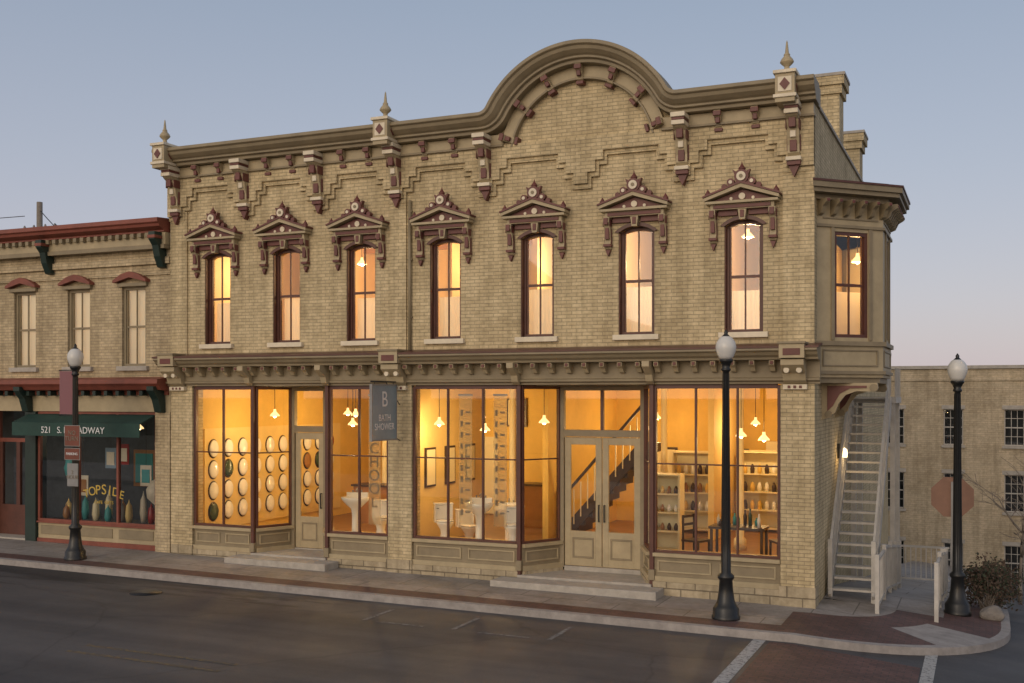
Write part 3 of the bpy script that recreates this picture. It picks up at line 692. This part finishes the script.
e=empty('wall_lantern'); b=MB(); b.box(.0,.05,3.2,3.3,2.1,2.4,'black_metal'); b.lathe(.14,3.25,[(.05,2.12),(.06,2.2),(.05,2.28),(.0,2.32)],'bulb_soft',10); b.done('lantern',e); plight('lantern_light',(.3,3.1,2.15),5,e,rad=.03)

# ---------------------------------------------------------------- exterior staircase
e=empty('exterior_staircase'); b=MB()
y0,z0=1.35,g(.5,1.4); nst=20; run=.195; rise=(3.35-z0)/nst
for k in range(nst):
    yy=y0+k*run; zz=z0+(k+1)*rise
    b.box(.14,.86,yy,yy+.24,zz-.04,zz,'white_metal')
for x in(.10,.88): b.beam((x,y0-.05,z0+.02),(x,y0+nst*run,3.28),.05,.24,'white_metal')
ye=y0+nst*run
b.box(.05,1.0,ye,ye+1.6,3.22,3.35,'white_metal')
for x in(.10,.88):
    b.beam((x,y0,z0+1.0),(x,ye,4.3),.045,.06,'white_metal'); b.beam((x,y0,z0+.55),(x,ye,3.85),.035,.035,'white_metal')
    for k in range(0,nst*1+1):
        yy=y0+k*run+.05; zz=z0+(yy-y0)/run*rise
        b.beam((x,yy,zz),(x,yy,zz+1.0),.022,.022,'white_metal')
    b.box(x-.04,x+.04,y0-.06,y0+.02,z0-.1,z0+1.12,'white_metal')
for k in range(12): b.box(.97,.99,ye+k*.13,ye+k*.13+.025,3.35,4.0,'white_metal')
for x in(.1,.92):
    for yy in(ye+.1,ye+1.5): b.box(x-.05,x+.05,yy-.05,yy+.05,-2.5,3.25,'white_metal')
b.done('stair',e)
def railing(x,y0,y1):
    b=MB(); n=int((y1-y0)/.12)
    for k in range(n+1):
        y=y0+(y1-y0)*k/n; z=g(x,y); post=k%12==0 or k==n
        if post: b.box(x-.035,x+.035,y-.035,y+.035,z-.05,z+1.05,'white_metal')
        else: b.box(x-.009,x+.009,y-.009,y+.009,z+.12,z+.93,'white_metal')
    ys=frange(y0,y1,.5)
    for a,c in zip(ys,ys[1:]):
        for h,t in((.12,.04),(.94,.05)): b.beam((x,a,g(x,a)+h),(x,c,g(x,c)+h),.045,t,'white_metal')
    b.done('metal_railing')
railing(1.02,.45,6.0); railing(2.0,.6,6.0)
b=MB(); yy=9.0; zz=g(1,yy)
b.box(.3,1.98,yy,yy+.04,zz+.9,zz+.95,'white_metal'); b.box(.3,1.98,yy,yy+.04,zz+.1,zz+.14,'white_metal')
for k in range(14): b.box(.35+k*.12,.37+k*.12,yy+.01,yy+.03,zz+.14,zz+.9,'white_metal')
b.done('metal_railing')

# ---------------------------------------------------------------- street lamps
def street_lamp(x,y,zb,H):
    e=empty('street_lamp'); b=MB()
    top=zb+H
    b.lathe(x,y,[(.24,zb-.05),(.24,zb+.05),(.22,zb+.07),(.22,zb+.18),(.19,zb+.22),(.15,zb+.30),(.125,zb+.45),(.11,zb+.65),(.14,zb+.69),(.14,zb+.73),(.085,zb+.78),(.075,zb+1.3),(.055,top-.62),(.08,top-.60),(.08,top-.57),(.06,top-.55),(.09,top-.48),(.12,top-.44),(.12,top-.41),(.0,top-.41)],'black_metal',20)
    for i in range(12):
        a=2*math.pi*i/12; b.tube((x+.078*math.cos(a),y+.078*math.sin(a),zb+.78),(x+.053*math.cos(a),y+.053*math.sin(a),top-.65),.009,.007,'black_metal',5)
    b.done('pole',e)
    b=MB(); b.lathe(x,y,[(.10,top-.41),(.13,top-.36),(.165,top-.27),(.175,top-.20),(.16,top-.12),(.12,top-.06),(.09,top-.03),(.05,top-.01),(.0,top-.005)],'globe_white',24); b.done('globe',e)
    b=MB(); b.lathe(x,y,[(.10,top-.045),(.06,top-.01),(.03,top+.02),(.035,top+.05),(.01,top+.09),(.0,top+.1)],'black_metal',14); b.done('cap',e)
    return e
street_lamp(-1.24,-1.62,g(-1.24,0),4.80)
L2=street_lamp(-15.7,-1.7,g(-15.7,0),4.68)
street_lamp(2.32,1.7,g(2.3,1.7),4.70)
b=MB(); x=-15.7;y=-1.7
for z in(2.95,3.95): b.tube((x,y,z),(x-.48,y,z),.012,.012,'black_metal')
b.box(x-.46,x-.08,y-.006,y+.006,2.97,3.93,'banner_purple'); b.done('banner',L2)
def plate(nm,x0,x1,z0,z1,yy,mat,t,ts,tm='text_white'):
    e=empty(nm); b=MB(); b.box(x0,x1,yy-.008,yy,z0,z1,mat); b.box(x0-.012,x1+.012,yy-.005,yy+.004,z0-.012,z1+.012,'sign_grey'); b.done('plate',e)
    b=MB(); z=(z0*2+z1)/3; b.box((x0+x1)/2-.03,(x0+x1)/2+.03,yy+.004,-1.7,z-.02,z+.02,'black_metal'); b.done('clamp',e)
    if t: text('lettering',t,ts,((x0+x1)/2,yy-.012,(z0+z1)/2),(R(90),0,0),tm,e,spacing=.9)
plate('traffic_sign',-15.87,-15.45,2.28,2.72,-1.83,'sign_rust','NO\nTURN',.14,'text_dark')
plate('traffic_sign',-15.87,-15.45,1.98,2.22,-1.83,'sign_rust','PARKING',.08)
plate('traffic_sign',-15.79,-15.5,1.40,1.88,-1.83,'sign_grey','2\nHOUR',.12,'text_dark')

e=empty('stop_sign'); b=MB(); sx,sy=2.20,3.0; sz=1.40
b.box(sx-.025,sx+.025,sy-.025,sy+.025,g(sx,sy)-.1,sz+.3,'sign_grey')
b.ext([(sx+.42*math.cos(R(22.5+45*i)),sz+.42*math.sin(R(22.5+45*i))) for i in range(8)],'y',sy+.027,sy+.032,'sign_rust')
b.ext([(sx+.42*math.cos(R(22.5+45*i)),sz+.42*math.sin(R(22.5+45*i))) for i in range(8)],'y',sy+.0255,sy+.0268,'sign_back'); b.done('sign',e)

# ---------------------------------------------------------------- hanging shop sign
e=empty('hanging_shop_sign'); b=MB()
x=-8.44; dz=.12
b.tube((x,-.03,3.55+dz),(x,-1.2,3.55+dz),.016,.016,'black_metal'); b.tube((x,-.03,2.45),(x,-.30,2.55),.012,.012,'black_metal'); b.tube((x,-.04,3.2),(x,-.6,3.54+dz),.01,.01,'black_metal')
for yy in(-.3,-1.05): b.tube((x,yy,3.55+dz),(x,yy,3.44+dz),.007,.007,'black_metal')
b.box(x-.02,x+.02,-1.17,-.22,2.38+dz,3.47+dz,'sign_blue')
for z0_,z1_ in((2.35+dz,2.38+dz),(3.47+dz,3.50+dz)): b.box(x-.03,x+.03,-1.20,-.19,z0_,z1_,'sign_grey')
for ya in(-1.20,-.22): b.box(x-.03,x+.03,ya,ya+.03,2.38+dz,3.47+dz,'sign_grey')
b.done('board',e)
text('lettering','BATH\nSHOWER',.19,(x+.024,-.69,2.72+dz),(R(90),0,R(90)),'text_white',e,ext=.002,spacing=.95)
text('emblem','B',.45,(x+.024,-.69,3.18+dz),(R(90),0,R(90)),'text_white',e,ext=.002)

# ---------------------------------------------------------------- neighbour (left)
NB=empty('brick_commercial_building')
nx0,nx1=-27.5,-14.51
NW=[-15.63,-17.34,-19.1,-20.9,-22.7,-24.5,-26.2]
nb=MB(); nf=MB(); ng=MB(); nh=MB(); nc=MB()
wall_open(nb,nx0,nx1,3.75,6.98,.03,.35,[(c-.36,c+.36,4.08,5.95) for c in NW],'brick_neighbour')
nb.box(nx0,nx0+.3,.35,14,-1,6.98,'brick_neighbour'); nb.box(nx0+.3,nx1,13.7,14,-1,6.98,'brick_neighbour')
nb.box(nx0,nx1-.001,-.02,.029,6.2,6.27,'brick_neighbour'); nb.box(nx0,nx1-.001,-.05,.0285,6.45,6.6,'brick_neighbour')
nb.done('brick_walls',NB)
nh.ext([(.2,7.5),(-.42,7.46),(-.43,7.36),(-.38,7.33),(-.36,7.27),(-.2,7.2),(-.2,7.16),(.2,7.16)],'x',nx0-.1,nx1-.02,'red_cornice')
nh.box(nx0,nx1-.02,-.16,.02,6.88,7.158,'trim_light'); nh.box(nx0,nx1-.021,-.2,.02,6.78,6.88,'trim')
nh.box(nx0+.3,nx1-.01,.35,13.7,6.7,6.8,'roof')
for x in(-14.72,-18.2,-21.8,-25.4):
    nh.ext([(-.16,7.15),(-.40,7.15),(-.4,6.98),(-.28,6.85),(-.22,6.6),(-.1,6.36),(-.0,6.34),(-.0,7.0)],'x',x-.09,x+.09,'dark_green'); nh.box(x-.11,x+.11,-.42,-.1,7.0,7.07,'red_cornice')
for i in range(58):
    x=nx0+.2+i*.22; nh.box(x-.05,x+.05,-.27,-.161,7.05,7.15,'trim')
for c in NW:
    sash_window(nf,ng,c,.36,4.08,5.95,rise=0,yf=.09,mat='trim')
    nh.box(c-.46,c+.46,-.06,.09,3.97,4.08,'stone')
    nh.box(c-.44,c+.44,-.06,.0295,5.955,6.04,'trim'); nh.ext([(c-.5,6.04),(c-.5,6.10),(c-.25,6.24),(c,6.30),(c+.25,6.24),(c+.5,6.10),(c+.5,6.04),(c,6.16)],'y',-.14,.029,'red_cornice')
    nc.quady(c-.355,c+.355,.21,4.09,5.94,'blind')
nc.done('window_blinds',NB,recalc=False)
nh.box(nx0,nx1,.0,.35,3.0,3.75,'trim_light')
nh.ext([(-.0,3.82),(-.4,3.76),(-.41,3.66),(-.34,3.6),(-.28,3.52),(-.05,3.5),(-.05,3.40),(0,3.4)],'x',nx0-.05,nx1-.04,'red_cornice')
for i in range(36):
    x=nx0+.25+i*.355; nh.box(x-.05,x+.05,-.24,-.051,3.38,3.5,'dark_green')
for x in(-14.75,-18.9,-23.0): nh.ext([(-.05,3.6),(-.42,3.6),(-.42,3.5),(-.25,3.3),(-.15,3.0),(-.0,2.98)],'x',x-.1,x+.1,'dark_green')
nh.box(-14.95,-14.52,-.02,.34,-.9,3.0,'brick_neighbour')
nh.box(-19.05,-18.7,-.02,.34,-.9,3.0,'dark_green'); nh.box(-23.2,-22.9,-.02,.34,-.9,3.0,'dark_green')
def nshop(x0,x1,muls):
    nf.box(x0,x1,.05,.14,.30,.36,'red_cornice'); nf.box(x0,x1,.05,.14,2.94,3.0,'red_cornice')
    for m_ in[x0+.03]+muls+[x1-.03]: nf.box(m_-.03,m_+.03,.05,.14,.36,2.94,'red_cornice')
    ng.quady(x0,x1,.093,.36,2.94,'glass_dark')
    nh.box(x0,x1,.06,.3,-.9,.26,'trim_light'); nh.box(x0,x1,.0,.31,.26,.30,'red_cornice'); nh.box(x0,x1,.02,.06,-.9,-.12,'red_cornice')
    n=max(1,round((x1-x0)/1.2)); w=(x1-x0)/n
    for i in range(n): nh.box(x0+i*w+.1,x0+(i+1)*w-.1,.04,.06,-.02,.2,'trim')
nshop(-18.69,-14.96,[-17.4,-16.15]); nshop(-22.89,-20.6,[-21.7]); nshop(-27.4,-23.3,[-25.4])
nf.box(-20.6,-20.5,.5,.6,-.25,3.0,'red_cornice'); nf.box(-19.15,-19.05,.5,.6,-.25,3.0,'red_cornice')
nf.box(-20.5,-19.15,.5,.6,2.2,2.3,'red_cornice'); nf.box(-20.5,-19.15,.5,.58,-.25,.6,'red_brown')
for x in(-20.45,-19.85,-19.28): nf.box(x-.06,x+.06,.5,.58,.6,2.2,'red_brown')
ng.quady(-20.5,-19.15,.542,.6,3.0,'glass_dark'); nf.box(-20.6,-20.58,.1,.5,-.2,3.0,'trim'); nf.box(-19.07,-19.05,.1,.5,-.2,3.0,'trim')
nh.box(-20.6,-19.05,-.0,.5,-.9,-.16,'stone')
ni=MB(); ni.box(nx0+.3,nx1,.6,6,-.3,-.1,'dark_wood'); ni.box(nx0+.3,nx1,3.4,3.5,-.1,3.19,'shop_grey'); ni.box(nx0+.3,nx1,.36,6,3.2,3.3,'dark_room'); ni.box(nx0+.3,nx1,5,5.1,3.8,6.7,'int_upper'); ni.box(nx1-.02,nx1-.001,.36,6,-.1,3.19,'shop_grey'); ni.box(nx1-.02,nx1-.001,.36,5,3.8,6.69,'int_upper')
ni.box(nx0+.3,nx1,.4,5,3.301,3.79,'int_upper'); ni.box(nx0+.3,nx1-.03,.4,5,6.62,6.69,'int_upper')
ni.box(-18.6,-15.0,.32,1.2,-.1,.3,'shop_grey'); ni.done('interior',NB)
for x in(-16.6,-19.6): pendant(x,2.4,5.9,50,top=6.62,col=(1,.86,.66))  # unseen lamps, added behind the blinds to brighten the upstairs windows
nh.done('cornice_and_trim',NB,bevel=.005); nf.done('window_frames',NB); ng.done('glass',NB,recalc=False)
b=MB()
for k in range(18):
    x=-18.4+k*.2; h=random.uniform(.25,.8); z=.3
    b.lathe(x,random.uniform(.4,1.0),[(.06,z),(.09,z+h*.3),(.07,z+h*.7),(.02,z+h*.85),(.0,z+h)],random.choice(['teal','int_white','seat_red','sign_grey','int_cream','seat_wood','sign_blue','cream']),8)
for k,x in enumerate((-18.2,-17.8,-16.9,-16.5,-15.8,-15.3)):
    z=[1.5,.9,1.6,1.7,1.2,1.55][k]; b.box(x-.17,x+.17,.62,.64,z,z+.5,['teal','cream','sign_blue','seat_red','cream','teal'][k]); b.box(x-.12,x+.12,.61,.62,z+.08,z+.4,['dark_room','seat_wood','cream','cream','teal','int_cream'][k])
    b.tube((x,.63,z+.5),(x,.63,3.19),.004,.004,'dark_wood',4)
for x in(-18.3,-17.5,-16.3,-15.5):
    b.box(x-.38,x+.38,3.34,3.4,.9,1.9,'seat_wood'); b.box(x-.3,x+.3,3.32,3.34,1.0,1.8,random.choice(['teal','cream','sign_blue']))
b.lathe(-18.05,.5,[(.0,1.3),(.14,1.4),(.18,1.6),(.1,1.85),(.0,1.95)],'teal',12)
b.lathe(-15.35,.45,[(.0,.75),(.2,.95),(.22,1.15),(.1,1.35),(.0,1.4)],'cream',12)
b.done('shop_window_merchandise')
pendant(-16.9,1.6,2.55,22,top=3.19,col=(1,.8,.55))  # lamp added inside the shop to brighten the window merchandise
e=empty('shop_awning'); b=MB()
b.ext([(.0,2.93),(-.50,2.74),(-.50,2.42),(-.48,2.42),(-.48,2.72),(.0,2.90)],'x',-18.95,-14.98,'awning_green'); b.done('canvas',e)
text('lettering','521   S. BROADWAY',.22,(-17.0,-.512,2.56),(R(90),0,0),'text_white',e)
e=empty('shop_window_lettering')
for i,ch in enumerate('TOPSIDE'):
    t=(i-3)/3; text('letter_%d'%i,ch,.34-.06*abs(t),(-16.6+t*.55,.085,1.12-.11*t*t),(R(90),R(0+12*t),0),'text_yellow',e)
text('letter_bar','CAFE  GIFTS',.11,(-16.6,.085,.82),(R(90),0,0),'text_yellow',e)

e=empty('utility_pole'); b=MB(); ux,uy=-31.4,12.0; ut=11.0
b.tube((ux,uy,-1.5),(ux,uy,ut),.16,.11,'bark',10); b.box(ux-.9,ux+.9,uy-.06,uy+.06,ut-1.15,ut-1.03,'bark')
for s in(-.8,-.3,.3,.8): b.lathe(ux+s,uy,[(.03,ut-1.03),(.05,ut-.95),(.02,ut-.88),(.0,ut-.88)],'sign_grey',8)
def wire(p0,p1,sag):
    p0=Vector(p0);p1=Vector(p1); q=p0
    for i in range(1,15):
        t=i/14; n_=p0.lerp(p1,t); n_.z-=sag*4*t*(1-t); b.tube(q,n_,.018,.018,'black_metal',4); q=n_
wire((ux-.8,uy,ut-.5),(-70,uy+4,ut+3.6),.8); wire((ux,uy,ut-.3),(-22,8,6.9),.5); wire((ux+.8,uy,ut-.9),(-21,9,6.9),.5)
b.done('pole_and_wires',e)

# ---------------------------------------------------------------- background brick building
FB=empty('brick_warehouse_building'); b=MB(); gl=MB()
Y=34.; x0,x1=-8.,32.; zt=4.75; zb=-7.
wcs=[]
c=6.55-2.55*5
while c<x1-1: wcs.append(c); c+=2.55
rows=[(1.1,2.75),(-1.9,-.2),(-5.0,-3.4)]
ops=[(c-.42,c+.42,r0,r1) for c in wcs if c>x0+.6 for r0,r1 in rows]
wall_open(b,x0,x1,zb,zt-.15,Y,Y+.4,ops,'brick_far')
b.box(x0,x0+.4,Y+.4,Y+14,zb,zt-.15,'brick_far'); b.box(x1-.4,x1,Y+.4,Y+14,zb,zt-.15,'brick_far'); b.box(x0,x1,Y+14,Y+14.3,zb,zt-.15,'brick_far')
b.box(x0-.1,x1+.1,Y-.12,Y+.5,zt-.15,zt,'stone'); b.box(x0,x1,Y-.06,Y-.001,zt-.7,zt-.55,'brick_far')
b.box(x0+.4,x1-.4,Y+.5,Y+14,zt-.5,zt-.4,'roof'); b.box(x0+.4,x1-.4,Y+1.2,Y+1.3,zb,zt-.6,'dark_room')
for c,c2,r0,r1 in ops:
    b.box(c-.08,c2+.08,Y-.08,Y+.1,r0-.12,r0,'stone'); b.box(c-.08,c2+.08,Y-.03,Y+.0-.001,r1,r1+.18,'stone')
    fy=Y+.15
    for a,d in((c,c+.05),(c2-.05,c2)): b.box(a,d,fy,fy+.08,r0,r1,'white_metal')
    for z in(r0,(r0+r1)/2-.03,r1-.05): b.box(c+.05,c2-.05,fy,fy+.08,z,z+.05,'white_metal')
    for k in(1,2): 
        a=c+.05+(c2-c-.1)*k/3; b.box(a-.012,a+.012,fy+.03,fy+.05,r0+.05,r1-.05,'white_metal')
    for z in((r0*3+r1)/4,(r0+3*r1)/4): b.box(c+.05,c2-.05,fy+.031,fy+.051,z-.012,z+.012,'white_metal')
    gl.quady(c+.03,c2-.03,fy+.042,r0,r1,'glass_dark')
b.done('walls',FB); gl.done('glass',FB,recalc=False)

# ---------------------------------------------------------------- shrub, boulder, bare tree
def shrub(cx,cy,rx,ry,h,n=2600):
    b=MB(); zb=g(cx,cy)
    clumps=[(cx+random.uniform(-rx,rx)*.75,cy+random.uniform(-ry,ry)*.75,zb+random.uniform(.25,.8)*h,random.uniform(.18,.36)) for _ in range(20)]
    for c_ in clumps:
        b.tube((cx+random.uniform(-.1,.1),cy,zb-.05),c_[:3],.018,.006,'bark',5)
    for _ in range(n):
        c_=random.choice(clumps); d=Vector((random.gauss(0,1),random.gauss(0,1),random.gauss(0,1))).normalized()*c_[3]*random.uniform(.5,1.15)
        p=Vector(c_[:3])+d
        if p.z<zb+.02: p.z=zb+.03
        u=Vector((random.gauss(0,1),random.gauss(0,1),random.gauss(0,1))).normalized(); w=u.orthogonal().normalized(); s=random.uniform(.02,.045)
        b.add([p-u*s,p+w*s*.6,p+u*s,p-w*s*.6],[(0,1,2,3)],random.choice(['leaf_dry','leaf_dry','leaf_green']))
    b.done('shrub',recalc=False)
shrub(2.8,2.9,.42,.7,.9); shrub(3.0,4.6,.4,.8,.8,2200)
b=MB(); b.M=Matrix.Translation((2.9,1.75,g(2.9,1.75)+.08))
bm=bmesh.new(); bmesh.ops.create_icosphere(bm,subdivisions=3,radius=.2)
for v in bm.verts: v.co*=1+.25*math.sin(v.co.x*17+1)*math.cos(v.co.y*13)+random.uniform(-.04,.04); v.co.z*=.7; v.co.x*=1.3
b.add([v.co.copy() for v in bm.verts],[[v.index for v in f.verts] for f in bm.faces],'rock'); bm.free(); b.M=None; b.done('boulder')
def tree(x,y,h,name='bare_tree',k=.014):
    b=MB()
    def grow(p,d,l,r,lev):
        seg=3; q=p
        for i in range(seg):
            d2=(d+Vector((random.gauss(0,.12),random.gauss(0,.12),random.gauss(0,.06)))).normalized()
            nq=q+d2*l/seg; b.tube(q,nq,max(r*(1-.22*i),.007),max(r*(1-.22*(i+1)),.006),'bark',6 if lev<2 else 4); q=nq; d=d2
            if (lev<5 and i>0) or lev in(1,2,3):
                for _ in range(1 if lev else 2):
                    ax=Vector((random.gauss(0,1),random.gauss(0,1),random.gauss(0,.4))).normalized()
                    nd=(d+ax*random.uniform(.5,.9)).normalized(); nd.z=abs(nd.z)*.8+.1
                    if lev<4: grow(q,nd.normalized(),l*random.uniform(.6,.8),r*.5,lev+1)
    z=g(x,y); grow(Vector((x,y,z-.1)),Vector((0,0,1)),h*.38,h*k,0)
    b.done(name,recalc=False)
tree(3.6,10.5,4.6); tree(14,22,9)
b=MB()
for i in range(260):
    a=R(random.uniform(-60,75)); d=random.uniform(150,230); x=d*math.sin(a); y=d*math.cos(a); zb=-5.3; h=random.uniform(5,10)
    b.tube((x,y,zb),(x,y,zb+h*.5),.25,.15,'bark',5)
    for _ in range(45):
        p=Vector((x+random.gauss(0,2),y+random.gauss(0,2),zb+h*random.uniform(.3,1))); u=Vector((random.gauss(0,1),random.gauss(0,1),random.gauss(0,1))).normalized(); w=u.orthogonal().normalized(); s=random.uniform(.4,1.0)
        b.add([p-u*s,p+w*s*.5,p+u*s,p-w*s*.5],[(0,1,2,3)],'leaf_dry')
b.done('distant_trees',recalc=False)

# ---------------------------------------------------------------- sky / sun
w=bpy.data.worlds.new('World'); scene.world=w; w.use_nodes=True; nt=w.node_tree
bgn=nt.nodes['Background']; s=nt.nodes.new('ShaderNodeTexSky'); s.sky_type='NISHITA'; s.sun_disc=False
s.sun_elevation=R(4); s.sun_rotation=R(180); s.altitude=200; s.air_density=1.0; s.dust_density=1.2; s.ozone_density=2.0
nt.links.new(s.outputs[0],bgn.inputs[0]); bgn.inputs[1].default_value=.05
tc=N(nt,'ShaderNodeTexCoord'); sp_=N(nt,'ShaderNodeSeparateXYZ'); nt.links.new(tc.outputs['Generated'],sp_.inputs[0])
hz=ramp(nt,sp_.outputs[2],[(0,(.56,.49,.55)),(.08,(.52,.48,.56)),(.2,(.42,.43,.515)),(.38,(.29,.34,.435)),(1,(.16,.20,.28))])
ny=N(nt,'ShaderNodeMath',operation='MULTIPLY'); ny.inputs[1].default_value=-1; nt.links.new(sp_.outputs[1],ny.inputs[0])
glow=ramp(nt,ny.outputs[0],[(0,(0,0,0)),(.5,(.28,.21,.13)),(1,(1.10,.82,.52))])
ad=N(nt,'ShaderNodeMixRGB',blend_type='ADD'); ad.inputs[0].default_value=1; nt.links.new(hz,ad.inputs[1]); nt.links.new(glow,ad.inputs[2])
b2=N(nt,'ShaderNodeBackground'); nt.links.new(ad.outputs[0],b2.inputs[0]); b2.inputs[1].default_value=.88
asd=N(nt,'ShaderNodeAddShader'); nt.links.new(bgn.outputs[0],asd.inputs[0]); nt.links.new(b2.outputs[0],asd.inputs[1])
nt.links.new(asd.outputs[0],nt.nodes['World Output'].inputs[0])
sl=bpy.data.lights.new('sun','SUN'); sl.energy=.6; sl.angle=R(30); sl.color=(1,.85,.67)
so=bpy.data.objects.new('sun',sl); scene.collection.objects.link(so); so.rotation_euler=(R(72),0,R(-12))

cam=bpy.data.cameras.new('camera'); co=bpy.data.objects.new('camera',cam); scene.collection.objects.link(co)
co.location=(2.786,-20,3.4); co.rotation_euler=(R(90),0,R(23.46)); cam.lens=38.32; cam.sensor_width=36; cam.shift_y=.0522; cam.clip_end=3000
scene.camera=co
scene.view_settings.view_transform='Standard'; scene.view_settings.look='None'; scene.view_settings.exposure=0
